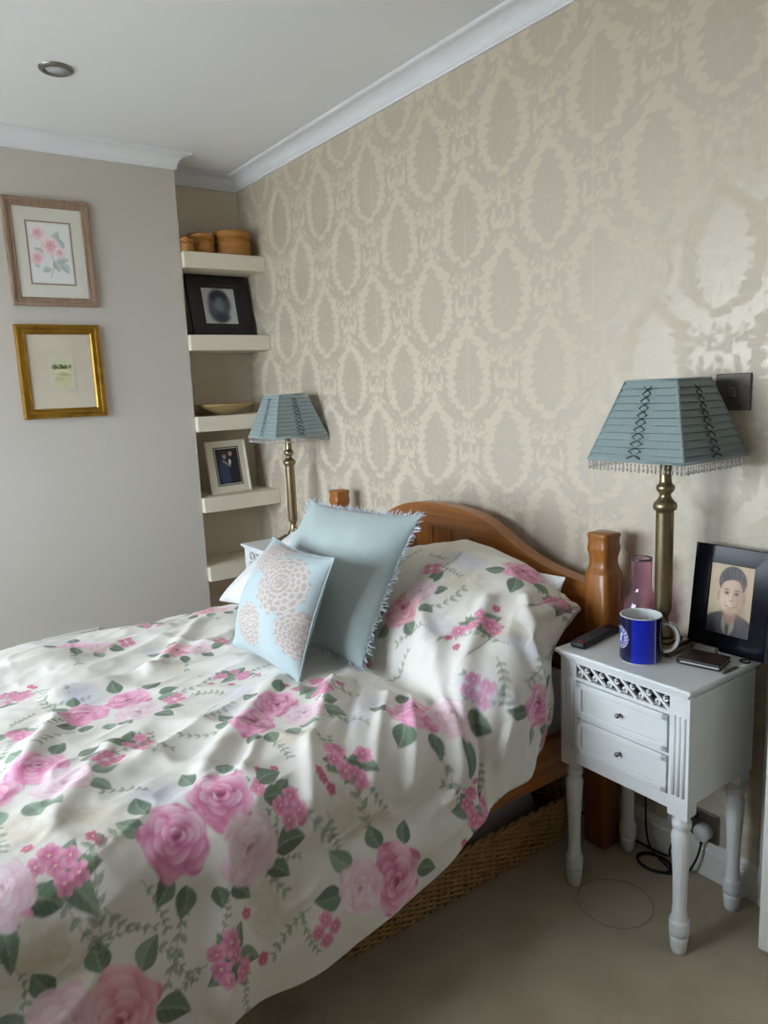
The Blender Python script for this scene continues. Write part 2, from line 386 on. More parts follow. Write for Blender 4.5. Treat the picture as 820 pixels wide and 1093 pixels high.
FOLDS = [([(-0.179, -0.596), (-0.04, -0.691), (0.145, -0.793)], 0.02, 0.022), ([(0.023, -0.645), (0.178, -0.693)], -0.018, 0.014), ([(-0.432, -0.955), (-0.252, -1.202), (-0.135, -1.306)], 0.018, 0.028), ([(-0.335, -0.85), (-0.091, -1.062), (0.023, -1.131)], 0.016, 0.02), ([(-0.665, -1.488), (-0.393, -1.622)], 0.018, 0.03), ([(-1.176, -0.887), (-0.816, -1.192)], 0.018, 0.028), ([(-1.093, -1.557), (-1.157, -1.237), (-1.181, -1.006)], 0.016, 0.03), ([(-0.738, -0.958), (-0.821, -1.217), (-0.806, -1.456)], 0.02, 0.03), ([(-0.388, -1.423), (-0.15, -1.596)], 0.014, 0.03), ([(-0.179, -0.694), (0.064, -0.89)], 0.018, 0.018), ([(-0.403, -0.678), (-0.291, -0.668), (-0.125, -0.688)], -0.03, 0.03), ([(-0.164, -0.43), (-0.082, -0.574), (-0.01, -0.663)], 0.022, 0.025), ([(-0.101, -0.349), (0.045, -0.451), (0.187, -0.462)], 0.018, 0.02), ([(-0.339, -0.522), (-0.203, -0.606)], 0.018, 0.022), ([(0.07, -0.564), (0.162, -0.607)], 0.016, 0.016), ([(-0.189, -0.769), (0.034, -0.979)], 0.012, 0.016), ([(-0.203, -1.143), (-0.082, -1.231)], 0.012, 0.016), ([(-0.301, -0.798), (-0.049, -1.003)], -0.012, 0.016)]
def duvet_base(n, r):
    """n in [-1,2]: -1..0 far drop, 0..1 top, 1..2 near drop; r in 0..1 head to foot"""
    n = np.asarray(n, float); r = np.asarray(r, float)
    xt = -1.43+np.clip(n, 0, 1)*(QE+1.43)
    yend = -.17-.43*sst(-.80, -1.02, xt)-.18*sst(1.15, 1.5, n)
    y = yend+(-2.12-yend)*r
    zt = duvet_top(xt, y)
    hz = np.interp(y, HEM[:, 0], HEM[:, 1])+.008*np.sin(y*17)
    down = np.maximum(zt-RAD-hz, .02); tot = RAD*PI/2+down
    s = np.clip(n-1, 0, 1)*tot; ph = np.minimum(s/RAD, PI/2); st_ = np.maximum(s-RAD*PI/2, 0)
    x = xt+RAD*np.sin(ph)+.05*np.sin(np.clip(st_/.22, 0, 1)*PI/2)*sst(.0, .12, st_)*sst(-.35, -.8, y)
    z = zt-RAD*(1-np.cos(ph))-st_
    x = x-.036*sst(-.58, -.42, y)*sst(1.0, 1.25, n)
    f = np.clip(-n, 0, 1); sf = f*.42; pf = np.minimum(sf/RAD, PI/2); sd = np.maximum(sf-RAD*PI/2, 0)
    x = x-RAD*np.sin(pf); z = z-RAD*(1-np.cos(pf))-sd
    q = xt+s-sf
    return np.stack([x, y, z], -1), q
def grid_normal(P):
    a = np.gradient(P, axis=0); b_ = np.gradient(P, axis=1); N_ = np.cross(a, b_); N_ /= np.linalg.norm(N_, axis=-1, keepdims=True)+1e-12
    return N_
def duvet_wrinkle(q, y, n):
    side = sst(1.1, 1.5, n)
    wq = q+.05*(vnoise(q*3+9, y*3, 5)-.5); wy = y+.06*(vnoise(q*3, y*3+7, 6)-.5)
    def ridge(a, k): v = vnoise(*a, k); return np.clip(1.12-np.sqrt((2*v-1)**2+.05), 0, 1)
    d1 = ridge(((wq*.90+wy*.44)*5.2, (wy*.90-wq*.44)*2.0), 21)**2*.018
    d2 = ridge(((wq*.5-wy*.86)*6.5+4, (wy*.5+wq*.86)*2.4), 22)**3*.012
    d3 = (vnoise(wq*14, wy*9, 23)-.5)*.009+(ridge((wq*17+wy*6, wy*11), 28)**2)*.005+(vnoise(wq*34, wy*26, 24)-.5)*.0022
    d4 = (ridge((wy*6.5+.9*wq, wq*1.1+2), 25)**1.5*.034)*side
    head = sst(-.85, -.35, y)*sst(-.9, -.6, q)
    d5 = (ridge(((wq+.35*wy)*7.5, wy*1.6+5), 27)**2*.026)*head
    d = (d1+d2)*(1-.5*side)*(1-.4*head)+d3+d4+d5
    for pts, h, wd in FOLDS:
        best = np.full(q.shape, 9.); 
        for (a0, b0), (a1, b1) in zip(pts[:-1], pts[1:]):
            L2 = (a1-a0)**2+(b1-b0)**2; t_ = np.clip(((q-a0)*(a1-a0)+(y-b0)*(b1-b0))/L2, 0, 1)
            best = np.minimum(best, np.hypot(q-a0-t_*(a1-a0), y-b0-t_*(b1-b0)))
        d = d+h*np.exp(-(best/wd)**2)
    return d
# DUVET-END

# ------------------------------------------------------------------ printing on cloth: flat floral print as a colour attribute
def over(col, m, c, a=1.0):
    m = (m*a)[:, None]; col[:] = col*(1-m)+slin(c)*m if np.ndim(c) == 1 else col*(1-m)+c*m
def p_rose(A, B, col, x, y, r, kind=0, seed=0):
    g = np.random.default_rng(abs(int(seed))); ph = g.random()*6.28
    u = (A-x)/r; v = (B-y)/r; k = np.flatnonzero(u*u+v*v < 1.7)
    if not len(k): return
    u = u[k]; v = v[k]; rho = np.hypot(u, v); th = np.arctan2(v, u)
    edge = 1+.07*np.sin(5*th+ph)+.05*np.sin(8*th+2*ph)
    m = sst(.05, -.03, rho-edge)
    pal = [((168, 58, 108), (226, 132, 172), (248, 212, 224)), ((206, 146, 166), (234, 196, 206), (248, 230, 232)), ((186, 74, 108), (230, 150, 166), (247, 212, 208))][kind]
    c0, c1, c2 = [slin(p) for p in pal]; c = np.tile(c1*.75+c0*.25, (len(k), 1)); u = u+.05*np.sin(5*v+ph); v = v+.05*np.sin(5*u+2*ph)
    for R0, npet, rp in ((.66, 7, .46), (.50, 6, .42), (.34, 5, .34), (.20, 4, .26), (.08, 3, .18)):
        for q in range(npet):
            a_ = ph*(1+R0)+2*PI*q/npet+g.uniform(-.15, .15); cx, cy = R0*math.cos(a_), R0*math.sin(a_)+.10*(1-R0); rq = rp*g.uniform(.9, 1.1)
            d = np.hypot(u-cx, v-cy)/rq; mk = sst(1.04, .95, d)[:, None]
            t = np.clip(.36+.55*((u-cx)*math.cos(a_)+(v-cy)*math.sin(a_))/rq+.12*g.uniform(-1, 1)+.10*v, 0, 1)[:, None]
            cc = np.where(t < .5, c0+(c1-c0)*t*2, c1+(c2-c1)*(t*2-1)); c = c*(1-mk)+cc*mk
    c = c*(1-.25*sst(.16, .03, np.hypot(u, v-.1)))[:, None]
    sub = col[k]; mm = (m*(.95 if kind != 1 else .85))[:, None]; col[k] = sub*(1-mm)+c*mm
def p_leaf(A, B, col, x, y, ang, L_, wd=.46, c=(92, 116, 88), a=.95):
    ca, sa = math.cos(ang), math.sin(ang); u = ((A-x)*ca+(B-y)*sa)/L_; v = (-(A-x)*sa+(B-y)*ca)/L_
    k = np.flatnonzero((u > -.05) & (u < 1.05) & (np.abs(v) < .5))
    if not len(k): return
    u = u[k]; v = v[k]-.06*np.sin(u*3); w_ = wd*np.sin(PI*np.clip(u, 0, 1)**.75)*.55
    m = sst(.03, -.02, np.abs(v)-w_)*((u > 0) & (u < 1))
    vein = sst(.04, .015, np.abs(v))+.5*sst(.3, .6, np.sin(u*26-np.abs(v)*30)*.5+.5)*.5
    base = slin(c)*(1+.35*np.sign(v)*.6)[:, None]; light = slin((160, 176, 150))
    cc = base*(1-.45*vein[:, None])+light*.45*vein[:, None]
    mm = (m*a)[:, None]; col[k] = col[k]*(1-mm)+cc*mm
def p_dot(A, B, col, x, y, r, c, a=.9, sx=1.0):
    d = np.hypot((A-x)/sx, B-y)/r; k = np.flatnonzero(d < 1.3)
    if len(k): mm = (sst(1.15, .75, d[k])*a)[:, None]; col[k] = col[k]*(1-mm)+slin(c)*mm
def p_stem(A, B, col, pts, w_, c=(112, 126, 96), a=.6):
    for (x0, y0), (x1, y1) in zip(pts[:-1], pts[1:]):
        L2 = (x1-x0)**2+(y1-y0)**2; t = np.clip(((A-x0)*(x1-x0)+(B-y0)*(y1-y0))/L2, 0, 1)
        d = np.hypot(A-x0-t*(x1-x0), B-y0-t*(y1-y0)); k = np.flatnonzero(d < w_*1.6)
        if len(k): mm = (sst(w_*1.6, w_*.5, d[k])*a)[:, None]; col[k] = col[k]*(1-mm)+slin(c)*mm
def p_sprig(A, B, col, x, y, ang, L_, seed=0, c=(128, 142, 116)):
    g = np.random.default_rng(abs(int(seed))); pts = []; bend = g.uniform(-.7, .7)
    for i in range(7):
        t = i/6; pts.append((x+L_*t*math.cos(ang+bend*t), y+L_*t*math.sin(ang+bend*t)))
    p_stem(A, B, col, pts, .0013, c)
    for i in range(1, 7):
        for s in (-1, 1): p_leaf(A, B, col, *pts[i], ang+bend*i/6+s*g.uniform(.6, 1.0), L_*g.uniform(.11, .18), .42, c, .66)
def p_flower(A, B, col, x, y, r, seed=0, pal=((206, 96, 142), (236, 168, 192))):
    u = (A-x)/r; v = (B-y)/r; k = np.flatnonzero(u*u+v*v < 1.5)
    if not len(k): return
    u = u[k]; v = v[k]; rho = np.hypot(u, v); th = np.arctan2(v, u)+seed
    m = sst(.06, -.04, rho-(.72+.28*np.abs(np.cos(2.5*th)))); t = np.clip(rho*.9+.3*np.cos(5*th)*.5, 0, 1)[:, None]
    c = slin(pal[0])*(1-t)+slin(pal[1])*t; mm = (m*.95)[:, None]; col[k] = col[k]*(1-mm)+c*mm
    p_dot(A, B, col, x, y, r*.16, (236, 214, 170))
def p_cluster(A, B, col, s, seed):
    g = np.random.default_rng(abs(int(seed)))
    for i in range(5): p_leaf(A, B, col, 0, 0, g.uniform(0, 6.28), s*g.uniform(.055, .075), .5, (112, 132, 104))
    for i in range(3): p_sprig(A, B, col, .03*s*g.normal(), .03*s*g.normal(), g.uniform(0, 6.28), s*g.uniform(.08, .12), seed+i)
    for i in range(8):
        a = g.uniform(0, 6.28); r = s*.045*math.sqrt(g.random()); p_flower(A, B, col, r*math.cos(a)*1.2, r*math.sin(a), s*g.uniform(.016, .023), a)
    for i in range(3):
        a = g.uniform(0, 6.28); p_flower(A, B, col, s*.08*math.cos(a), s*.08*math.sin(a), s*.012, a, ((190, 70, 110), (224, 130, 160)))
def p_soft(A, B, col, s, c, a, seed):
    d = np.hypot(A, B)/(.07*s); n_ = vnoise(A*70+seed, B*70, 33); m = sst(1.1, .3, d+.9*(n_-.5))*a*(.5+n_)
    k = np.flatnonzero(m > .01); mm = np.clip(m[k], 0, 1)[:, None]; col[k] = col[k]*(1-mm)+slin(c)*mm
def p_bouquet(A, B, col, kind, s, seed):
    g = np.random.default_rng(abs(int(seed)))
    DG = (96, 118, 92)
    if kind == 'R3': ro = [(.015, .055, .064, 0), (-.065, -.035, .064, 0), (.085, -.030, .062, 1)]
    elif kind == 'R2': ro = [(-.02, 0, .066, 2 if seed % 2 else 0), (.065, .0, .052, 1)]
    else: ro = [(0, 0, .058, 0)]
    p_soft(A+.13*s, B-.05*s, col, s*.8, (184, 186, 214), .32, seed)
    lv = {'R3': [(-.06, -.09, -2.2), (-.03, -.10, -1.4), (.03, -.095, -1.1), (.06, -.09, -.5), (.14, -.04, -.3), (.14, -.01, .5), (-.12, -.03, 2.9), (-.12, .0, 2.3), (-.04, .10, 2.2), (.03, .12, 1.2), (.09, .09, .6), (.10, .06, .1)],
          'R2': [(-.05, -.055, -2.0), (.01, -.06, -1.3), (.08, -.04, -.8), (.11, .0, .1), (-.08, .0, 2.9), (-.04, .06, 2.0)],
          'R1': [(-.03, -.045, -1.9), (.02, -.05, -1.1), (-.05, .0, 2.9), (.04, .035, .5)]}[kind]
    for x, y, a in lv: p_leaf(A, B, col, x*s, y*s, a+g.uniform(-.2, .2), s*g.uniform(.052, .070), .62, DG if g.random() < .7 else (128, 148, 124))
    for x, y, a in lv[1::5]: p_sprig(A, B, col, x*1.2*s, y*1.2*s, a+g.uniform(-.5, .5), s*.14, seed+int(a*10))
    for x, y, r, k in ro: p_rose(A, B, col, x*s, y*s, r*s, k, seed+int(x*1000))
    if kind != 'R1' or True:
        for i in range(4): p_flower(A, B, col, s*(.155+.02*math.cos(i*1.6)), s*(.055+.02*math.sin(i*1.6)), s*.017, i)

STAMPS = [('R3',1.174,0.603,1,0), ('R3',0.587,0.604,0.95,-8), ('R3',0.845,0.454,0.85,14), ('R3',0.805,0.743,1,10), ('R2',1.034,0.302,1,0), ('R2',0.777,0.192,0.9,35), ('R1',0.906,0.045,1,0), ('R1',1.599,0.073,1,0), ('R2',1.814,0.366,1,180), ('R2',1.657,0.705,1.1,170), ('R2',0.180,0.464,0.9,0), ('R2',0.373,0.371,0.8,10), ('R2',1.031,0.820,1,0), ('R2',0.090,0.129,0.8,0), ('CL',1.156,0.746,1.1,0), ('CL',1.721,0.571,0.9,40), ('CL',1.142,0.432,1,0), ('CL',1.864,0.217,0.9,30), ('CL',0.773,0.619,0.9,0), ('CL',0.594,0.735,1,0), ('CL',0.959,0.170,1,0), ('CL',0.616,0.436,0.9,0), ('CL',0.802,0.377,0.9,20), ('CL',0.126,0.284,0.8,0), ('CL',1.167,0.529,0.8,0), ('CL',0.387,0.678,0.9,0), ('CL',2.000,0.038,0.8,0), ('CL',0.716,0.247,0.7,0), ('CL',1.038,0.047,0.7,0), ('SP',0.777,0.538,1,20), ('SP',0.970,0.469,1,-30), ('SP',1.303,0.461,1,-60), ('SP',1.260,0.674,1,-40), ('SP',1.592,0.497,1,30), ('SP',0.752,0.115,1,-50), ('SP',0.963,0.109,1,-70), ('SP',1.145,0.187,1,-80), ('SP',0.845,0.277,1,60), ('SP',1.571,0.297,1,80), ('SP',1.685,0.469,1,200), ('SP',1.757,0.604,1,-60), ('SP',1.353,0.781,1,-60), ('SP',0.834,0.589,1,150), ('SP',0.741,0.449,1,120), ('SP',1.274,0.109,1,-90), ('SP',0.863,0.164,1,-20), ('SP',0.920,0.412,1,30), ('SP',0.616,0.137,1,40), ('SP',0.841,0.678,1,10), ('SP',1.460,0.125,1,100), ('SP',1.295,0.387,1,-60), ('SP',0.501,0.679,1,30), ('SP',1.288,0.708,1,-50), ('SP',1.317,0.631,1,-80), ('SP',1.342,0.533,1,-90), ('SP',0.941,0.227,1,-100), ('SP',1.499,0.185,1,-60), ('SP',0.573,0.344,1,20), ('SP',0.233,0.386,1,0), ('SP',0.383,0.304,1,10), ('SP',0.287,0.584,1,0), ('SP',1.510,0.648,1,-30), ('LI',0.966,0.624,1,0), ('LI',0.494,0.631,1,0), ('LI',0.770,0.083,0.8,0), ('LI',0.888,0.197,0.8,0), ('LI',0.709,0.459,0.8,0), ('LI',0.952,0.379,0.7,0), ('LI',1.224,0.142,0.7,0), ('GH',1.378,0.751,1.1,0), ('GH',1.406,0.397,1,0), ('GH',1.607,0.514,0.9,0), ('GH',0.977,0.701,1,0), ('GH',0.841,0.129,1,0), ('GH',0.938,0.466,0.9,0), ('GH',0.437,0.499,0.9,0), ('GH',1.027,0.149,0.8,0), ('GH',0.931,0.765,1,0)]
# the print goes on towards the foot of the bed
STAMPS += [('R3', .15, .80, .95, 0), ('R3', .62, .90, .95, 15), ('R2', .38, .74, .9, 0), ('R2', .95, .93, 1, 170), ('CL', .30, .90, 1, 0), ('CL', .80, .80, 1, 20), ('R2', .05, .93, .9, 0),
           ('CL', 1.4, .88, 1, 0), ('R2', 1.7, .95, 1, 180), ('SP', .50, .82, 1, 40), ('SP', .22, .70, 1, -30), ('SP', .70, .76, 1, 90), ('SP', .45, .96, 1, 0), ('GH', .30, .82, 1, 0)]
def decal_frame(P, N_, rot):
    rt = np.array([math.cos(YAW), math.sin(YAW), 0]); t1 = rt-N_*(rt@N_); t1 /= np.linalg.norm(t1); t2 = np.cross(N_, t1)
    c, s = math.cos(rot), math.sin(rot); return t1*c+t2*s, -t1*s+t2*c
def build_duvet():
    ns = np.concatenate([np.linspace(-1, 0, 26)[:-1], np.linspace(0, 1, 430)[:-1], np.linspace(1, 2, 175)]); rs = np.linspace(0, 1, 600)
    Ng, Rg = np.meshgrid(ns, rs, indexing='ij'); P, Q = duvet_base(Ng, Rg)
    N_ = grid_normal(P)
    if N_[200, 400, 2] < 0: N_ = -N_
    fade = sst(0, .015, Rg)
    Pw = P+N_*(duvet_wrinkle(Q, P[..., 1], Ng)*(.25+.75*fade))[..., None]
    flat = P.reshape(-1, 3); col = np.tile(slin((231, 225, 215)), (len(flat), 1))
    wv = vnoise(flat[:, 0]*3, flat[:, 1]*3, 40); col *= (.98+.04*wv)[:, None]
    order = {'GH': 0, 'LI': 1, 'SP': 2, 'CL': 3, 'R1': 4, 'R2': 4, 'R3': 4}
    for i, (kind, n0, r0, s, rot) in enumerate(sorted(STAMPS, key=lambda t: order[t[0]])):
        a = int(np.argmin(np.abs(ns-n0))); b_ = int(np.argmin(np.abs(rs-r0))); p0 = P[a, b_]; nn = N_[a, b_]
        if a > 455: nn = nn/np.linalg.norm(nn)
        t1, t2 = decal_frame(p0, nn, math.radians(rot)); d = flat-p0
        k = np.flatnonzero((np.abs(d).max(1) < .30)); dd = d[k]; A = dd@t1; B = dd@t2; h = dd@nn
        # unroll: keep arc length where the cloth bends away from the tangent plane
        L_ = np.linalg.norm(dd, axis=1); f = L_/np.maximum(np.hypot(A, B), 1e-6); f = np.clip(f, 1, 1.6); A = A*f; B = B*f
        c = col[k]
        if kind == 'SP':
            if i % 5 not in (1, 3): p_sprig(A, B, c, 0, 0, 0, .105*s, i)
            if i % 5 == 2: p_sprig(A, B, c, .02, 0, 1.2, .08*s, i+50)
        elif kind == 'CL': p_cluster(A, B, c, s, i)
        elif kind == 'LI': p_soft(A, B, c, s, (184, 186, 214), .36, i); p_sprig(A, B, c, -.03, 0, 2.5, .1, i)
        elif kind == 'GH': p_soft(A, B, c, s, (206, 190, 162), .6, i); p_soft(A-.06, B+.03, c, s*.6, (206, 190, 162), .5, i+9)
        else: p_bouquet(A, B, c, kind, s, i)
        col[k] = c
    n, m = P.shape[:2]
    # turned-under hem all along the near side
    V = Pw.copy(); last = V[-1]; under = []
    for k_, (dx, dz) in enumerate(((-.006, -.008), (-.018, -.006), (-.024, .01), (-.022, .05))):
        e = last.copy(); e[:, 0] += dx; e[:, 2] += dz; under.append(e)
    V = np.concatenate([V, np.array(under)], 0); col2 = np.concatenate([col.reshape(n, m, 3), np.tile(col.reshape(n, m, 3)[-1:], (4, 1, 1))], 0)
    o = fastmesh('duvet', V.reshape(-1, 3), quads(n+4, m), 'print', col=col2.reshape(-1, 3))
    return tag(o, 'white duvet printed with pink roses and green leaves, rumpled over the bed', 'duvet')
build_duvet()

# ------------------------------------------------------------------ bed
PX0, PX1 = -1.449, -.023; BC = (PX0+PX1)/2
def hb_top(x):
    d = abs(x-BC); return float(np.interp(d, [0, .10, .18, .24, .28, .34, .40, .45, .50, .557, .62, .69], [.985, .981, .970, .954, .938, .908, .879, .858, .843, .831, .821, .812]))
def build_bed():
    t = thing('bed', 'orange pine double bed with arched headboard and turned posts', 'bed', (BC, -1.05, 0))
    ox, oy = BC, -1.05
    for px in (PX0, PX1):
        pf = [(0, .040), (.852, .040), (.853, .0395), (.868, .0335), (.869, .033), (.882, .0305), (.897, .0305), (.912, .0335), (.926, .036), (.927, .036), (.940, .0335), (.952, .0335), (.953, .0335), (.962, .0355), (.968, .0355), (.971, .033)]
        MB().lathe(pf, 24, (px-ox, -.10-oy), power=9).build('headboard_post', 'pine_v', t)
    for px in (PX0, PX1):
        MB().lathe([(0, .040), (.40, .040), (.42, .034), (.44, .036), (.46, .03), (.465, .02)], 24, (px-ox, -2.06-oy), power=6).build('foot_post', 'pine_v', t)
    xs = np.linspace(PX0+.03, PX1-.03, 61)
    top = [(x, hb_top(x)) for x in xs]; low = [(x, hb_top(x)-.085) for x in xs]
    b = MB(); out = top+low[::-1]
    b.prism(out, lambda p: (p[0]-ox, -.125-oy, p[1]), lambda p: (p[0]-ox, -.075-oy, p[1])); b.build('headboard_top_rail', 'pine', t)
    n = 13; wd = (PX1-PX0-.06)/n
    for k in range(n):
        x0 = PX0+.03+k*wd; b = MB(); g = .0025
        b.prism([(x0+g, .30), (x0+wd-g, .30), (x0+wd-g, hb_top(x0+wd)-.06), (x0+wd/2, hb_top(x0+wd/2)-.06), (x0+g, hb_top(x0)-.06)], lambda p: (p[0]-ox, -.110-oy, p[1]), lambda p: (p[0]-ox, -.088-oy, p[1]))
        b.build('headboard_board', 'pine_v', t)
    for px in (PX0, PX1):
        MB().box(px-.014-ox, px+.014-ox, -2.04-oy, -.13-oy, .285, .415, .006).build('side_rail', 'pine_y', t)
    MB().box(PX0-ox, PX1-ox, -2.075-oy, -2.045-oy, .26, .43, .006).build('footboard', 'pine', t)
    for k in range(10):
        y = -.25-k*.19; MB().box(PX0+.02-ox, PX1-.02-ox, y-.035-oy, y+.035-oy, .285, .302).build('slat', 'pine', t)
    tag(MB().box(-1.425, -.047, -2.03, -.135, .303, .545, .05, 4).build('mattress', 'sheet'), 'white mattress under the floral duvet, edge showing by the bedside table', 'mattress')
build_bed()

# ------------------------------------------------------------------ cushions and pillows
def cushion_grid(c00, c10, c01, c11, T, n=56, pinch=.07, pw=.42, sag=0):
    c00, c10, c01, c11 = [np.array(c, float) for c in (c00, c10, c01, c11)]
    u = np.sin(np.linspace(-1, 1, n)*PI/2); U, V = np.meshgrid(u, u, indexing='ij')
    U2 = U*(1-pinch*(1-V**2)*np.abs(U)**2); V2 = V*(1-pinch*(1-U**2)*np.abs(V)**2)
    a = (U2[..., None]+1)/2; b_ = (V2[..., None]+1)/2
    P = (c00*(1-a)+c10*a)*(1-b_)+(c01*(1-a)+c11*a)*b_
    nr = np.cross(c10-c00, c01-c00); nr /= np.linalg.norm(nr)
    h = T*((1-U**2)*(1-V**2)+1e-9)**pw
    return P, h, nr, U, V
def cushion_mesh(name, P, h, nr, m, parent=None, colf=None, colb=None, wr=None):
    n = P.shape[0]; hf = h if wr is None else h+wr*(h/h.max())**.5
    F = P+nr*hf[..., None]; B = P-nr*h[..., None]*.5
    V = np.concatenate([F.reshape(-1, 3), B.reshape(-1, 3)]); q = np.concatenate([quads(n, n), quads(n, n, n*n, True)])
    # stitch the rims
    idx = np.arange(n*n).reshape(n, n); rim = np.concatenate([idx[:-1, 0], idx[-1, :-1], idx[:0:-1, -1], idx[0, :0:-1]]); r2 = np.roll(rim, -1)
    q = np.concatenate([q, np.stack([r2, rim, rim+n*n, r2+n*n], 1)])
    col = None if colf is None else np.concatenate([colf.reshape(-1, 3), (colf if colb is None else colb).reshape(-1, 3)])
    return fastmesh(name, V, q, m, parent, col)
def rim_points(P):
    return np.concatenate([P[:-1, 0], P[-1, :-1], P[:0:-1, -1], P[0, :0:-1]])
def local(t, P): return P-np.array(t.location)

def big_cushion():
    t = thing('cushion', 'large plain pale blue square cushion with a frayed fringe', 'cushion', (-.62, -.79, .64))
    P, h, nr, U, V = cushion_grid((-.90, -.795, .625), (-.345, -.745, .635), (-.925, -.545, 1.025), (-.372, -.495, 1.032), .105, pw=.56)
    wr = .014*(vnoise(U*2.2+V*1.2, V*1.3, 41)-.5)+.006*(vnoise(U*6, V*3, 42)-.5)
    # cushion normal must face the room
    if nr[1] > 0: nr = -nr; 
    cushion_mesh('cushion_cover', local(t, P), h, nr, 'blue', t, wr=wr)
    rp = rim_points(P); cen = P.mean((0, 1)); b = MB()
    rp2 = np.concatenate([rp, rp[:1]])
    seg = np.linalg.norm(np.diff(rp2, axis=0), axis=1); cum = np.concatenate([[0], np.cumsum(seg)]); g = random.Random(3)
    for k in range(620):
        s = cum[-1]*k/620; i = min(np.searchsorted(cum, s, side='right')-1, len(rp)-1); f = (s-cum[i])/max(seg[i], 1e-9)
        p = rp2[i]*(1-f)+rp2[i+1]*f; out = p-cen; out -= nr*(out@nr); out /= np.linalg.norm(out)
        tg = np.cross(out, nr); L_ = g.uniform(.016, .032); d = out+tg*g.uniform(-.7, .7)+nr*g.uniform(-.7, .7); d /= np.linalg.norm(d)
        p = p-np.array(t.location)-out*.004; w_ = .0022
        mid = p+d*L_*.55+tg*g.uniform(-.004, .004); e = p+d*L_+nr*g.uniform(-.006, .006)
        b.add([p-tg*w_, p+tg*w_, p+nr*w_, mid-tg*w_, mid+tg*w_, mid+nr*w_, e], [(0, 1, 4, 3), (1, 2, 5, 4), (2, 0, 3, 5), (3, 4, 6), (4, 5, 6), (5, 3, 6)])
    tag(b.build('fringe', 'fringe', t), kind='stuff')
big_cushion()

def small_cushion():
    t = thing('cushion', 'small pale blue cushion printed with beige chrysanthemum heads', 'cushion', (-.6, -.9, .63))
    P, h, nr, U, V = cushion_grid((-.82, -.925, .622), (-.385, -.925, .625), (-.775, -.775, .955), (-.375, -.795, .955), .098, n=110, pinch=.09, pw=.60)
    if nr[1] > 0: nr = -nr
    wr = .012*(vnoise(U*2.5+V, V*1.6+4, 43)-.5)+.006*(vnoise(U*5, V*5, 44)-.5)
    col = np.tile(slin((182, 196, 197)), (U.size, 1)); A = U.ravel(); B = V.ravel()
    for cx, cy, r, sx in ((.42, .36, .50, 1), (-.28, .80, .40, 1), (-.08, -.45, .36, 1), (.93, -.30, .36, 1)):
        u = (A-cx)/r; v = (B-cy)/r; rho = np.hypot(u, v); th = np.arctan2(v, u)
        m = sst(1.03, .93, rho*(1+.05*np.cos(14*th)))
        cell = np.abs(np.sin(th*8+np.floor(rho*5.5)*PI/2))*np.abs(np.sin(rho*5.5*PI))
        pet = sst(.12, .42, cell)
        c = slin((206, 197, 190))*(1-pet[:, None])+slin((180, 160, 150))*pet[:, None]
        mm = (m*.9)[:, None]; col = col*(1-mm)+c*mm
    cushion_mesh('cushion_cover', local(t, P), h, nr, 'print', t, col.reshape(*U.shape, 3), np.tile(slin((182, 196, 197)), (U.size, 1)), wr)
    rp = local(t, rim_points(P)); MB().tube([tuple(p) for p in rp[::4]], .0035, 6, True).build('piping', 'bluecord', t)
small_cushion()

def pillow(label, cs, T, seed, sprigs):
    P, h, nr, U, V = cushion_grid(*cs, T, n=90, pinch=.05, pw=.40)
    if nr[1] > 0: nr = -nr
    wr = .02*(vnoise(U*3+seed, V*2, 45)-.5)+.010*(vnoise(U*7, V*5+seed, 46)-.5)
    col = np.tile(slin((232, 231, 229)), (U.size, 1)); A = U.ravel()*.33; B = V.ravel()*.22; g = random.Random(seed)
    for k in range(sprigs): p_sprig(A, B, col, g.uniform(-.3, .3), g.uniform(-.2, .2), g.uniform(0, 6.28), .10, k, (150, 158, 150))
    o = cushion_mesh('pillow', P, h, nr, 'print', None, col.reshape(*U.shape, 3), None, wr)
    return tag(o, label, 'pillow', 'bed pillows')
pillow('white pillow with faint grey sprigs behind the pale blue cushions', ((-1.62, -.63, .535), (-.86, -.60, .620), (-1.50, -.27, .805), (-.86, -.25, .845)), .10, 3, 14)
pillow('plain white pillow upright against the headboard behind the duvet hump', ((-.74, -.26, .575), (-.10, -.255, .575), (-.76, -.175, .83), (-.105, -.170, .835)), .045, 5, 0)

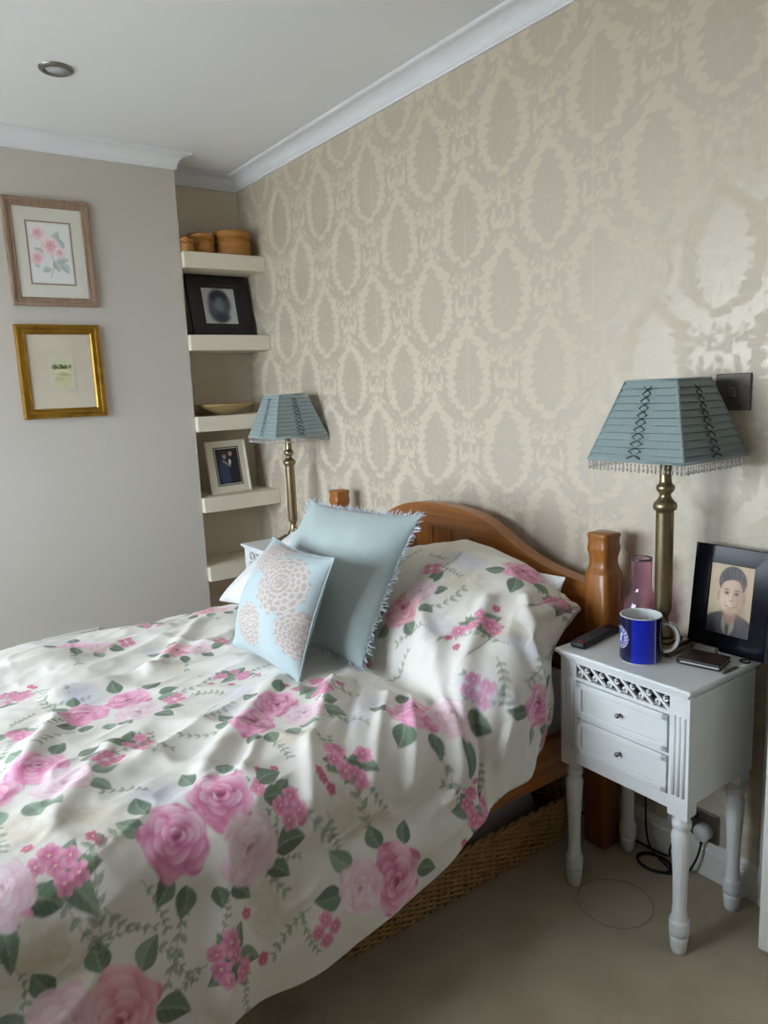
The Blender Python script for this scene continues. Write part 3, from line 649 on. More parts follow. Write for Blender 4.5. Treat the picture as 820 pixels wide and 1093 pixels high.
# ------------------------------------------------------------------ wicker under-bed basket
def basket():
    x0, x1, y0, y1, H = -.62, -.105, -1.0, -.165, .145
    cx, cy = (x0+x1)/2, (y0+y1)/2
    t = thing('wicker_basket', 'long low wicker basket pushed under the bed', 'basket', (cx, cy, 0)); g = random.Random(5)
    hx, hy = (x1-x0)/2, (y1-y0)/2; R = .04
    def path(n_per=.012, grow=0):
        pts = []
        for (ax, ay, a0) in ((hx-R, hy-R, 0), (-hx+R, hy-R, PI/2), (-hx+R, -hy+R, PI), (hx-R, -hy+R, 1.5*PI)):
            for k in range(5): a = a0+PI/2*k/4; pts.append((ax+(R+grow)*math.cos(a), ay+(R+grow)*math.sin(a)))
        out = []
        for i, p in enumerate(pts):
            q = pts[(i+1) % len(pts)]; L_ = math.hypot(q[0]-p[0], q[1]-p[1]); n = max(1, int(L_/n_per))
            out += [(p[0]+(q[0]-p[0])*k/n, p[1]+(q[1]-p[1])*k/n) for k in range(n)]
        return out
    base = path(); n = len(base); cen = [Vector(p) for p in base]
    nrm = [(Vector((cen[(i+1) % n].y-cen[i-1].y, -(cen[(i+1) % n].x-cen[i-1].x)))).normalized() for i in range(n)]
    b = MB(); rows = 17
    for r in range(rows):
        z = .008+r*(H-.018)/(rows-1); pts = []; lean = .012*z/H
        for i in range(n): o = .005*math.cos(PI*i/2+PI*r)+lean+g.uniform(-.001, .001); pts.append((base[i][0]+nrm[i].x*o, base[i][1]+nrm[i].y*o, z+g.uniform(-.0012, .0012)))
        b.tube(pts, .0042, 5, True)
    tag(b.build('weave', 'wicker', t), kind='stuff')
    st = MB()
    for i in range(0, n, 2): st.tube([(base[i][0], base[i][1], .0), (base[i][0]+nrm[i].x*.012, base[i][1]+nrm[i].y*.012, H)], .003, 5)
    tag(st.build('stakes', 'wicker', t), kind='stuff')
    for ph in (0, PI):
        pts = [(base[i][0]+nrm[i].x*(.014+.006*math.cos(i*.9+ph)), base[i][1]+nrm[i].y*(.014+.006*math.cos(i*.9+ph)), H-.002+.006*math.sin(i*.9+ph)) for i in range(n)]
        MB().tube(pts, .006, 6, True).build('rim_cane', 'wicker', t)
    MB().box(-hx+.01, hx-.01, -hy+.01, hy-.01, .003, .012).build('basket_floor', 'wicker', t)
    # folded blankets in it
    for k, (bx, by, sx, sy, zz, lab) in enumerate(((-.36, -.42, .21, .185, .235, 'grey folded blanket in the basket, nearer the headboard'), (-.36, -.77, .21, .155, .205, 'grey folded blanket in the basket, under the duvet hem'))):
        m_ = 44; U, V = np.meshgrid(np.linspace(-1, 1, m_), np.linspace(-1, 1, m_), indexing='ij')
        hgt = (np.clip(1-U**6, 0, 1)*np.clip(1-V**6, 0, 1))**.35; top = .02+(zz-.035)*hgt+.022*(vnoise(U*3+k*7, V*3, 47)-.5)*hgt
        T_ = np.stack([U*sx, V*sy, top], -1); Bm = np.stack([U*sx, V*sy, np.full_like(U, .014)], -1)
        VV = np.concatenate([T_.reshape(-1, 3), Bm.reshape(-1, 3)])+np.array([bx, by, 0])
        o = fastmesh('folded_blanket', VV, np.concatenate([quads(m_, m_), quads(m_, m_, m_*m_, True)]), 'blanket'); tag(o, lab, 'blanket', 'blankets in the wicker basket')
basket()

# ------------------------------------------------------------------ bedside tables
def leg_profile():
    return [(0, .015), (.006, .018), (.038, .0220), (.044, .0222), (.045, .0190), (.050, .0190), (.051, .0232), (.084, .0242), (.089, .0238), (.091, .0195), (.096, .0193), (.100, .0186), (.13, .0165), (.20, .0178), (.27, .0215), (.312, .0238),
            (.322, .0228), (.330, .0180), (.335, .0175), (.338, .0222), (.350, .0228), (.354, .0222), (.357, .0175), (.372, .0175)]
def bedside_table(label, loc):
    t = thing('bedside_table', label, 'bedside table', loc, 0, 'white bedside tables')
    W, D = .40, .32; bx, by = .183, .143
    b = MB(); b.box(-W/2, W/2, -D/2, D/2, .688, .700, .004); b.box(-W/2+.008, W/2-.008, -D/2+.008, D/2-.008, .680, .690, .003)
    b.box(-bx-.004, bx+.004, -by-.004, by+.004, .674, .681, .002); b.build('table_top', 'white', t)
    for s in (-1, 1): MB().box(s*bx-.007, s*bx+.007, -by+.013, by, .405, .675).build('side_panel', 'white', t)
    MB().box(-bx, bx, by-.012, by, .405, .675).build('back_panel', 'white', t)
    MB().box(-bx+.007, bx-.007, -by+.02, by-.01, .405, .412).build('bottom_panel', 'white', t)
    for s in (-1, 1):      # fluted front stiles
        b = MB(); xa, xb = sorted((s*(bx+.007), s*(bx-.045))); b.box(xa, xb, -by, -by+.013, .370, .675)
        for k in range(3):
            xx = xa+.013+k*.013; b.lathe([(0, .0048), (.2, .0048)], 8, (xx, -by)); 
            for i in range(len(b.v)-16, len(b.v)): v = b.v[i]; b.v[i] = (v[0], v[1], v[2]+.425)
        b.build('fluted_stile', 'white', t)
    xi = bx-.045
    b = MB(); 
    for z0, z1 in ((.668, .675), (.622, .631), (.518, .524), (.385, .420)): b.box(-xi, xi, -by, -by+.013, z0, z1)
    b.build('front_rail', 'white', t)
    MB().box(-xi, xi, -by+.045, -by+.05, .62, .675).build('fret_shade_sheet', 'dark', t)  # near-black sheet painting in the shade of the hollow behind the fret
    # pierced scroll fret
    b = MB(); n = 6; cw = 2*xi/n; zm, hh = .6495, .0185
    for k in range(n):
        x0 = -xi+k*cw; s = 1
        P = [(x0+cw*(.5+.5*math.sin(a*.5)*1.0), zm-hh*math.sin(a*.5)) for a in np.linspace(-PI, PI, 11)]
        b.ribbon(P, .0075, -by+.001, -by+.009)
        for sg in (-1, 1):
            cx, cz = x0+cw*(.5+sg*.26), zm+sg*.006
            Q = [(cx+.0085*(1-i/16)*math.cos(sg*1.2+i*.42)*1.0, cz+.0085*(1-i/16)*math.sin(sg*1.2+i*.42)) for i in range(13)]
            b.ribbon(Q, .0052, -by+.002, -by+.008)
            b.ribbon([(cx+.008*math.cos(sg*1.2), cz+.008*math.sin(sg*1.2)), (x0+cw*(.5+sg*.48), zm+sg*hh)], .0045, -by+.002, -by+.008)
        b.ribbon([(x0, zm-hh), (x0+cw*.32, zm-hh*.55)], .005, -by+.002, -by+.008); b.ribbon([(x0+cw, zm+hh), (x0+cw*.68, zm+hh*.55)], .005, -by+.002, -by+.008)
    b.build('fretwork', 'white', t)
    for z0, z1 in ((.526, .620), (.4215, .5165)):
        b = MB(); b.box(-xi+.002, xi-.002, -by+.001, -by+.02, z0, z1, .0015)
        f = .017; b.box(-xi+.002, xi-.002, -by-.006, -by+.002, z0, z0+f, .0025); b.box(-xi+.002, xi-.002, -by-.006, -by+.002, z1-f, z1, .0025)
        b.box(-xi+.002, -xi+.002+f, -by-.006, -by+.002, z0, z1, .0025); b.box(xi-.002-f, xi-.002, -by-.006, -by+.002, z0, z1, .0025)
        d = b.build('drawer', 'white', t)
        kb = MB(); kb.lathe([(0, .0035), (.006, .003), (.009, .006), (.012, .0068), (.015, .005), (.016, .001)], 14); kk = kb.build('knob', 'steel', d); kk.rotation_euler = (PI/2, 0, 0); kk.location = (0, -by, (z0+z1)/2)
    fl = lambda z, a: -.0012*max(0, math.cos(10*a))*(1 if .14 < z < .31 else 0)
    lp = leg_profile(); extra = []
    for (za, ra), (zb, rb) in zip(lp[:-1], lp[1:]): extra += [(za+(zb-za)*i/3, ra+(rb-ra)*i/3) for i in range(3 if zb-za > .025 else 1)]
    for sx in (-1, 1):
        for sy in (-1, 1):
            b = MB(); b.lathe(extra+[lp[-1]], 30, (sx*.163, sy*.121), flute=fl)
            if sy > 0: b.box(sx*.163-.022, sx*.163+.022, sy*.121-.022, sy*.121+.022, .370, .41)
            else: b.box(sx*.163-.022, sx*.163+.022, -by+.012, -by+.046, .370, .41)
            b.build('leg', 'white', t)
    return t
NX, NY = .2205, -.204
tr = bedside_table('white painted bedside table with mug, lamp and photograph on it', (NX, NY, 0))
tl = copy_tree(tr); tl.location = (-1.735, -.213, 0); tl['label'] = 'white bedside table across the bed, partly hidden by cushions, beside the shelves'

# ------------------------------------------------------------------ table lamps
def table_lamp(label, loc, brass):
    t = thing('table_lamp', label, 'table lamp', loc, 0, 'bedside lamps')
    b = MB(); b.box(-.062, .062, -.062, .062, 0, .012, .003); b.box(-.050, .050, -.050, .050, .011, .022, .004); b.box(-.038, .038, -.038, .038, .021, .030, .004); b.build('base', brass, t)
    st = [(.030, .030), (.040, .029), (.052, .022), (.066, .0155), (.080, .0135), (.088, .014), (.092, .0190), (.098, .0195), (.102, .0215), (.106, .0222), (.36, .0222), (.366, .0225), (.369, .0280), (.378, .0300), (.386, .0285), (.392, .0220),
          (.402, .0150), (.410, .0140), (.416, .0200), (.424, .0235), (.431, .0225), (.436, .0165), (.445, .0150), (.505, .0150), (.512, .010)]
    MB().lathe(st, 28).build('stem', brass, t)
    MB().lathe([(.512, .010), (.55, .016), (.57, .018), (.59, .010), (.60, .004)], 14).build('lamp_holder', 'blackmat', t)
    zb, zt, hb_, ht = .503, .697, .136, .071
    sh = t
    rows = 11
    for k in range(4):
        ca, sa = math.cos(k*PI/2), math.sin(k*PI/2); R = lambda p: (p[0]*ca-p[1]*sa, p[0]*sa+p[1]*ca, p[2])
        def at(u, f, o): h = hb_+(ht-hb_)*f; return R((u*h, -h-o, zb+(zt-zb)*f))
        V = []; F = []; nu = 14
        for r in range(rows):
            for f, o in ((r/rows, .0045), ((r+1)/rows, .0)):
                for j in range(nu+1):
                    u = -1+2*j/nu; gather = .0022*math.exp(-(u/.18)**2)
                    V.append(at(u, f, o+gather*(1 if o else -.6)))
        for r in range(2*rows-1):
            for j in range(nu): a = r*(nu+1)+j; F.append((a, a+1, a+nu+2, a+nu+1))
        V2 = [at(-1+2*j/nu, f, -.003) for f in (0, 1) for j in range(nu+1)]; o2 = len(V)
        F += [(o2+j+1, o2+j, o2+nu+1+j, o2+nu+2+j) for j in range(nu)]
        pn = MB().add(V, [tuple(f) for f in F]).add([], [])
        pn.v += V2
        po = pn.build('shade_panel', 'shade', sh)
        lc = MB()
        for sgn in (-1, 1):
            pts = [at(sgn*.14*(1 if i % 2 else -1), (i+.4)/rows*.97+.01, .0048) for i in range(rows)]
            lc.tube(pts, .0017, 5)
        lc.build('ribbon_lacing', 'lace', po)
        pp = MB()  # thin dark tubes, coloured as the fold shadows between the pleats
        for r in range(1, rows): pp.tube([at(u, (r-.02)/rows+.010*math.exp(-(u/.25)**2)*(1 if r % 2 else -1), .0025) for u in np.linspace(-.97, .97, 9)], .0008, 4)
        pp.build('pleat_shadow_line', 'pleat', po)
    b = MB()
    for sx, sy in ((-1, -1), (1, -1), (1, 1), (-1, 1)): b.tube([(sx*hb_, sy*hb_, zb), (sx*ht, sy*ht, zt)], .0042, 6)
    for h, z in ((hb_, zb+.002), (ht, zt)):
        c = [(-h, -h), (h, -h), (h, h), (-h, h)]
        for i in range(4): p, q = c[i], c[(i+1) % 4]; b.tube([(p[0], p[1], z), (q[0], q[1], z)], .0042, 6)
    b.build('shade_trim', 'shade', sh)
    b = MB(); b.tube([(-ht, 0, zt-.01), (0, 0, zt-.018), (ht, 0, zt-.01)], .0015, 5); b.tube([(0, -ht, zt-.01), (0, 0, zt-.018), (0, ht, zt-.01)], .0015, 5); b.tube([(0, 0, .59), (0, 0, zt-.016)], .0025, 6); b.build('shade_carrier', brass, sh)
    b = MB(); g = random.Random(2); n = 24
    for k in range(4):
        ca, sa = math.cos(k*PI/2), math.sin(k*PI/2)
        for i in range(n):
            u = -1+2*(i+.5)/n; x, y = u*hb_, -hb_; X, Y = x*ca-y*sa, x*sa+y*ca; j = g.uniform(-.001, .001)
            b.sphere((X, Y, zb-.006), .0026, 6, 4); b.sphere((X+j, Y+j, zb-.0105), .0022, 6, 4)
            b.sphere((X+j, Y, zb-.019), .0034, 6, 5, (1, 1, 2.0) if i % 2 else (1, 1, 1.3))
    tag(b.build('bead_fringe', 'bead', sh), kind='stuff')
    return t
lr = table_lamp('brass column lamp with pleated blue shade beside the blue mug', (.205, -.149, .700), 'brass')
ll = copy_tree(lr); ll.location = (-1.800, -.150, .700); ll['label'] = 'brass column lamp with pleated blue shade in the corner by the shelves'

# ------------------------------------------------------------------ printed flats
def print_plane(name, w, h, fn, parent, m='paperprint', res=90, y=0, z0=0):
    nx = max(8, int(res*w/max(w, h))); nz = max(8, int(res*h/max(w, h)))
    U, V = np.meshgrid(np.linspace(0, 1, nx), np.linspace(0, 1, nz), indexing='ij')
    P = np.stack([(U-.5)*w, np.full_like(U, y), z0+V*h], -1)
    col = np.clip(fn(U.ravel(), V.ravel()), 0, 1)
    return fastmesh(name, P.reshape(-1, 3), quads(nx, nz, flip=True)[:, ::-1], m, parent, col, smooth=False)
def blend(c, m, rgb): m = np.clip(m, 0, 1)[:, None]; return c*(1-m)+slin(rgb)*m
def ell(U, V, cx, cy, rx, ry, soft=.15): return sst(1+soft, 1-soft, np.hypot((U-cx)/rx, (V-cy)/ry))
def rect_frame(w, h, bar, d, prof=None):
    """mitred frame in the xz plane, centred at x=0, bottom at z=0, front at -y"""
    prof = prof or [(0, 0), (0, -d), (.25*bar, -d*1.05), (.7*bar, -d*.9), (bar, -d*.6), (bar, 0)]
    cs = [(-w/2, 0, 1, 1), (w/2, 0, -1, 1), (w/2, h, -1, -1), (-w/2, h, 1, -1)]; V = []; F = []; k = len(prof)
    for cx, cz, sx, sz in cs:
        for o, y in prof: V.append((cx+sx*o, y, cz+sz*o))
    for i in range(4):
        for j in range(k): F.append((i*k+j, i*k+(j+1) % k, ((i+1) % 4)*k+(j+1) % k, ((i+1) % 4)*k+j))
    return MB().add(V, F)

def art_botanical(U, V):
    c = np.tile(slin((226, 226, 224)), (U.size, 1)); A = (U-.5)*.16; B = (V-.5)*.24
    p_stem(A, B, c, [(-.01, -.10), (.01, -.05), (.0, .02), (-.03, .07)], .002, (150, 160, 140)); 
    for x, y, a, L_ in ((.01, -.03, -1.2, .05), (.02, -.03, .1, .05), (.04, -.04, -1.0, .05), (.02, .05, 1.2, .045), (.05, .02, 1.9, .05), (-.03, -.0, 2.6, .04), (-.04, -.07, .1, .04), (-.05, -.06, 2.2, .03)): p_leaf(A, B, c, x, y, a, L_, .6, (150, 172, 158), .6)
    for x, y, r in ((.0, .03, .038), (.035, .005, .022), (-.045, .08, .030), (-.055, -.02, .030)): (p_rose(A, B, c, x, y, r, 1, int(1000*r)), p_dot(A, B, c, x, y, r*.55, (222, 140, 128), .45))
    return c
def art_landscape(U, V):
    c = np.tile(slin((206, 196, 176)), (U.size, 1)); n_ = vnoise(U*7, V*7, 50); n2 = vnoise(U*24, V*24, 51)
    c = blend(c, ell(U, V, .5, .5, .40, .44, .22)*(.35+.6*n_), (190, 194, 128)); c = blend(c, ell(U, V, .5, .78, .34, .14, .5)*.4, (196, 206, 176))
    tree = sst(.0, .05, .055+.05*vnoise(U*14, V*0, 55)-np.abs(V-.66))*sst(.42, .36, np.abs(U-.5)); c = blend(c, tree*(.3+.7*(n2 > .38)), (92, 92, 62))
    c = blend(c, sst(.025, .01, np.abs(V-.53+.03*np.sin(U*9)))*sst(.36, .28, np.abs(U-.5))*.7, (226, 222, 206)); c = blend(c, ell(U, V, .58, .42, .22, .05, .5)*.5*(.4+n2), (150, 132, 92)); c = blend(c, ell(U, V, .36, .30, .18, .05, .5)*.4*(.4+n2), (140, 150, 90))
    return c
def art_dark_blob(U, V):
    c = np.tile(slin((196, 198, 200)), (U.size, 1)); n_ = vnoise(U*6, V*6, 52)
    c = blend(c, ell(U, V, .48, .5, .36+.06*(n_-.5), .43, .2), (86, 92, 104)); c = blend(c, ell(U, V, .48, .74, .27, .15, .3), (36, 42, 56)); c = blend(c, ell(U, V, .5, .55, .18, .16, .4)*.8, (128, 138, 150))
    c = blend(c, ell(U, V, .5, .2, .26, .12, .4)*.8, (46, 54, 70)); return blend(c, (n_ > .62)*ell(U, V, .48, .5, .34, .42)*.4, (40, 44, 56))
def art_couple(U, V):
    c = np.tile(slin((26, 30, 44)), (U.size, 1)); c = blend(c, ell(U, V, .35, .34, .26, .40, .2), (44, 62, 92)); c = blend(c, ell(U, V, .70, .36, .17, .42, .2), (22, 24, 34))
    c = blend(c, ell(U, V, .38, .80, .09, .09), (168, 134, 112)); c = blend(c, ell(U, V, .66, .86, .085, .085), (182, 148, 126)); c = blend(c, ell(U, V, .38, .87, .10, .05), (70, 50, 40)); c = blend(c, ell(U, V, .66, .93, .08, .04), (60, 46, 40))
    c = blend(c, ell(U, V, .60, .62, .05, .08), (220, 220, 220)); c = blend(c, sst(.04, .02, np.abs(V-.60+.5*(U-.4)))*((U > .3) & (U < .62)), (170, 138, 118)); return c
def art_boy(U, V):
    """old hand-tinted portrait: dark side-parted hair, smiling face, dark jacket"""
    n_ = vnoise(U*8, V*8, 53); c = np.tile(slin((198, 174, 140)), (U.size, 1)); c = blend(c, .35*(1-V)+.25*(n_-.5), (150, 124, 96))
    E_ = lambda cx, cy, rx, ry, so=.12: ell(U, V, cx, cy, rx, ry, so)
    c = blend(c, E_(.50, .03, .66, .30, .06), (66, 62, 66)); c = blend(c, E_(.30, .10, .10, .20, .5)*.5, (96, 90, 90))
    c = blend(c, E_(.50, .17, .15, .17, .15), (158, 150, 138)); c = blend(c, E_(.49, .10, .045, .15, .2), (92, 80, 50))
    c = blend(c, E_(.52, .32, .155, .17, .15), (164, 130, 106))
    for s_ in (-1, 1): c = blend(c, E_(.52+s_*.285, .545, .045, .075, .25), (178, 142, 116))
    c = blend(c, E_(.53, .76, .315, .22, .07), (62, 54, 50)); c = blend(c, E_(.52, .555, .265, .275, .09), (208, 174, 146))
    c = blend(c, E_(.74, .50, .14, .30, .8)*.5, (146, 108, 84)); c = blend(c, E_(.40, .48, .11, .10, .8)*.45, (232, 204, 178)); c = blend(c, E_(.52, .30, .16, .05, .8)*.4, (150, 112, 88))
    hair = sst(-.015, .02, V-(.735+.06*np.sin((U-.30)*5.2)-.05*(U > .5)*(U-.5)))*E_(.53, .76, .315, .22, .07); c = blend(c, hair, (62, 54, 50))
    c = blend(c, hair*sst(.45, .8, vnoise(U*28+V*8, V*9, 54))*.5, (108, 96, 86))
    for s_ in (-1, 1):
        x = .525+s_*.112
        c = blend(c, E_(x, .60, .075, .040, .7)*.45, (150, 112, 90)); c = blend(c, E_(x, .598, .048, .016, .4)*.9, (84, 64, 56)); c = blend(c, E_(x, .600, .018, .016, .4), (38, 32, 32)); c = blend(c, E_(x+s_*.01, .648, .072, .012, .6)*.7, (104, 80, 66))
    c = blend(c, E_(.560, .53, .022, .07, .8)*.4, (150, 110, 88)); c = blend(c, E_(.53, .492, .050, .016, .6)*.6, (146, 104, 84)); c = blend(c, E_(.52, .545, .016, .07, .7)*.5, (232, 206, 180))
    mouth = sst(.014, .004, np.abs(V-.402-1.2*(U-.525)**2))*sst(.12, .09, np.abs(U-.525)); c = blend(c, mouth*.85, (132, 80, 68)); c = blend(c, E_(.525, .410, .062, .008, .4)*.8, (222, 206, 190)); c = blend(c, E_(.525, .372, .06, .014, .8)*.4, (160, 112, 92))
    for s_ in (-1, 1): c = blend(c, E_(.525+s_*.135, .44, .018, .05, .8)*.35, (150, 108, 86))
    return c

def wall_picture(name, label, yc_, z0, w, h, bar, d, fm, mm, art, aw, ah, az, border=None):
    t = thing(name, label, 'picture', (XC, yc_, z0), PI/2, 'pictures on the chimney breast')
    rect_frame(w, h, bar, d, [(0, 0), (0, -d*.9), (bar*.15, -d), (bar*.40, -d*.95), (bar*.46, -d*.72), (bar*.80, -d*.62), (bar*.86, -d*.75), (bar, -d*.6), (bar, 0)]).build('frame', fm, t)
    MB().box(-w/2+bar*.6, w/2-bar*.6, -d*.42, -.002, bar*.6, h-bar*.6).build('mount', mm, t)
    if border: rect_frame(aw+.02, ah+.02, .005, .001).build('mount_line', border, t).location = (0, -d*.42, az-.01)
    print_plane('artwork', aw, ah, art, t, y=-d*.42-.0015, z0=az, res=110)
wall_picture('botanical_picture', 'watercolour of pink blossom in a limed wood frame, upper picture', -1.017, 1.822, .350, .445, .036, .022, 'limed', 'mount', art_botanical, .165, .245, .10, 'limed')
wall_picture('landscape_picture', 'tiny green landscape in a gilt frame, lower picture', -1.027, 1.338, .350, .405, .042, .026, 'gold', 'mountb', art_landscape, .105, .15, .125)

# ------------------------------------------------------------------ alcove shelves and what stands on them
XS = -2.205
for k, (z, lab) in enumerate(((2.093, 'top cream alcove shelf holding three round boxes'), (1.703, 'cream alcove shelf second from top holding a black photo frame'), (1.306, 'middle cream alcove shelf holding a wooden bowl'),
                              (.898, 'cream alcove shelf holding a cream photo frame'), (.540, 'lowest cream alcove shelf, empty, beside the bed'))):
    o = MB().box(XA, XS, YC+.001, -.001, z-.075, z, .003).build('wall_shelf', 'shelf'); tag(o, lab, 'shelf', 'alcove shelves')
def round_box(label, y, x, z, r, h):
    t = thing('round_box', label, 'box', (x, y, z), 0, 'round lidded boxes on the top shelf')
    b = MB(); b.lathe([(0, r*.96), (.004, r), (h*.72, r), (h*.72, r*.9)], 32); b.build('body', 'basketry', t)
    l = MB().lathe([(h*.70, r*1.04), (h*.93, r*1.04), (h*.97, r*1.0), (h, r*.8), (h*1.01, .0)], 32).build('lid', 'basketry', t)
    MB().lathe([(h, .006), (h*1.05, .007), (h*1.09, .011), (h*1.13, .008), (h*1.14, .001)], 12).build('knob', 'basketry', l)
    for f in (.25, .5): MB().lathe([(h*f-.003, r), (h*f-.002, r+.0015), (h*f+.002, r+.0015), (h*f+.003, r)], 32, cap=False).build('band', 'basketry', t)
round_box('largest round wooden lidded box on the top shelf', -.128, -2.30, 2.093, .090, .125)
round_box('middle-sized round wooden lidded box on the top shelf', -.292, -2.31, 2.093, .066, .102)
round_box('smallest round wooden lidded box on the top shelf', -.392, -2.245, 2.093, .033, .066)

def standing_frame(name, label, loc, rotz, tilt, w, h, bar, d, fm, mm, art, aw, ah, az, cat='photo frame', inner=None):
    t = thing(name, label, cat, loc, rot=(-tilt, 0, rotz), group=None)
    rect_frame(w, h, bar, d).build('frame', fm, t)
    MB().box(-w/2+.004, w/2-.004, -d*.5, -.001, .004, h-.004).build('backing', mm, t)
    if inner: rect_frame(aw+.018, ah+.018, .005, .001).build('inner_line', inner, t).location = (0, -d*.5, az-.009)
    print_plane('photograph', aw, ah, art, t, y=-d*.5-.0015, z0=az, res=120)
    s = MB(); L_ = h*.62; s.box(-.02, .02, 0, .004, 0, L_, .001); so = s.build('strut', fm, t)
    so.location = (0, .001, h*.66); so.rotation_euler = (PI+(.35 if tilt > .1 else .25), 0, 0)
    # the strut must just reach the shelf
    return t
standing_frame('photo_frame', 'black frame with a dark portrait on the second shelf', (-2.335, -.195, 1.7035), PI/2+.05, .20, .335, .315, .066, .018, 'darkwood', 'darkwood', art_dark_blob, .18, .205, .055)
standing_frame('photo_frame', 'cream frame with a photograph of a couple in dark clothes', (-2.30, -.235, .8985), PI/2+.10, .17, .235, .275, .012, .014, 'cream', 'cream', art_couple, .130, .185, .048, inner='blackmat')
b = MB(); R = .155
bw = MB().lathe([(0, .05), (.004, .055), (.010, .075), (.028, .118), (.048, .150), (.056, .158), (.058, .156), (.050, .146), (.030, .112), (.014, .07), (.010, .0)], 40).build('wooden_bowl', 'bowl', None, (-2.325, -.225, 1.306))
bw.scale = (.86, 1, 1); tag(bw, 'shallow pale wooden bowl on the middle shelf', 'bowl')

# ------------------------------------------------------------------ things on the right bedside table
TZ = .700
def mug():
    t = thing('mug', 'blue mug with white inside and a small round crest', 'mug', (.222, -.268, TZ)); R, H = .0515, .118
    view = math.radians(-54.9); n, m = 160, 60
    phi = np.linspace(-PI, PI, n); prof = [(0, .046), (.002, .0495)]; zz = np.linspace(.004, H, m)
    PH, Z = np.meshgrid(phi, zz, indexing='ij'); rr = np.where(Z < .012, R-.0035*(1-Z/.012)**2, R)
    P = np.stack([rr*np.cos(view+PH), rr*np.sin(view+PH), Z], -1); D = np.degrees(PH)
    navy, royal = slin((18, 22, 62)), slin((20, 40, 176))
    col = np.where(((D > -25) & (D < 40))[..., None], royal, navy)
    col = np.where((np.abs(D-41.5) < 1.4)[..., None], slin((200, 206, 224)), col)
    u = (D+66)/31; v = (Z-.064)/.0285; r = np.hypot(u, v); th = np.arctan2(v, u)
    def put(mask, c): col[mask] = slin(c)
    put(r < 1.0, (208, 210, 222)); put(r < .93, (44, 60, 150)); put((r < .85) & (np.abs(np.sin(th*8)) > .55) & (r > .70), (214, 214, 226)); put((np.abs(r-.78) < .10) & (np.abs(np.sin(th*2)) < .12), (190, 40, 56))
    put(r < .60, (206, 208, 220)); put(r < .55, (52, 72, 168)); put((np.hypot(u/.18, (v+.02)/.40) < 1) | (np.hypot((u-.16)/.16, (v-.28)/.14) < 1) | ((np.abs(u-.5*v+.05) < .07) & (r < .45)) | ((np.abs(u+.6*v+.1) < .06) & (v < 0) & (r < .46)), (222, 224, 232))
    fastmesh('cup', P.reshape(-1, 3), quads(n, m), 'glaze', t, col.reshape(-1, 3))
    MB().lathe([(0, .044), (.001, .0475), (.004, .0482)], 48).build('foot', 'porcelain', t)
    MB().lathe([(H, R), (H+.0015, R-.001), (H+.0015, R-.003), (H-.002, R-.004), (.012, R-.0045), (.008, R-.012), (.007, 0.0)], 64, cap=False).build('inside', 'porcelain', t)
    ha = view+math.radians(97); d = Vector((math.cos(ha), math.sin(ha), 0)); pts = []
    for a in np.linspace(-PI*.56, PI*.56, 19): pts.append(d*(R-.004+.012+.030*math.cos(a))+Vector((0, 0, .060+.036*math.sin(a))))
    h = MB(); side = Vector((-d.y, d.x, 0)); V = []; F = []
    for i, p in enumerate(pts):
        tg = (pts[min(i+1, 18)]-pts[max(i-1, 0)]).normalized(); out = side.cross(tg).normalized()
        for k in range(12): a = 2*PI*k/12; V.append(p+side*.0085*math.cos(a)+out*.0050*math.sin(a))
    for i in range(18):
        for k in range(12): F.append((i*12+k, i*12+(k+1) % 12, (i+1)*12+(k+1) % 12, (i+1)*12+k))
    h.add(V, F, True); ho = h.build('handle', 'porcelain', t)
    V = []; F = []
    for i, p in enumerate(pts):
        q = p-d*(R+.008)-Vector((0, 0, .060)); o_ = Vector((q.dot(d), 0, q.z)).normalized(); out = d*o_.x+Vector((0, 0, o_.z))
        for s in (-1, 1): V.append(p+out*.0052+side*.0055*s)
        for s in (1, -1): V.append(p+out*.0035+side*.0055*s)
    for i in range(18):
        for k in range(4): F.append((i*4+k, i*4+(k+1) % 4, (i+1)*4+(k+1) % 4, (i+1)*4+k))
    M['navyglaze'] = mat('navy_glaze', (20, 24, 70), .18, coat=.3)
    MB().add(V, F).build('handle_stripe', 'navyglaze', ho)
mug()

def remote():
    t = thing('remote_control', 'black remote control beside the blue mug', 'remote control', (.054, -.232, TZ), math.radians(8))
    b = MB(); b.box(-.022, .022, -.096, .096, 0, .018, .007, 3); b.build('case', 'blackmat', t)
    for i in range(3):
        for j in range(7): MB().box(-.0135+i*.0135-.0042, -.0135+i*.0135+.0042, -.066+j*.019-.005, -.066+j*.019+.005, .017, .0198, .001, 1).build('button', 'button', t)
    MB().lathe([(.017, .005), (.0198, .005), (.0202, .003)], 12, (-.0135, .082)).build('power_button', 'red', t)
    tag(MB().lathe([(.0175, .006), (.0198, .0055)], 12, (.004, -.083)).build('round_button', 'red', t))
remote()
cf = MB().lathe([(.000, .032), (.002, .036), (.014, .043), (.035, .050), (.058, .0515), (.078, .049), (.096, .043), (.110, .0355), (.120, .0300), (.130, .0278), (.150, .0270), (.185, .0270), (.205, .0280), (.212, .0288), (.214, .0276),
                 (.205, .0255), (.185, .0245), (.150, .0245), (.130, .0252), (.119, .0275), (.107, .034), (.094, .0405), (.078, .0465), (.058, .049), (.035, .0475), (.016, .040), (.007, .03), (.006, 0)], 48, cap=False).build('glass_carafe', 'pinkglass', None, (.096, -.088, TZ))
tag(cf, 'pink glass carafe behind the mug', 'carafe')

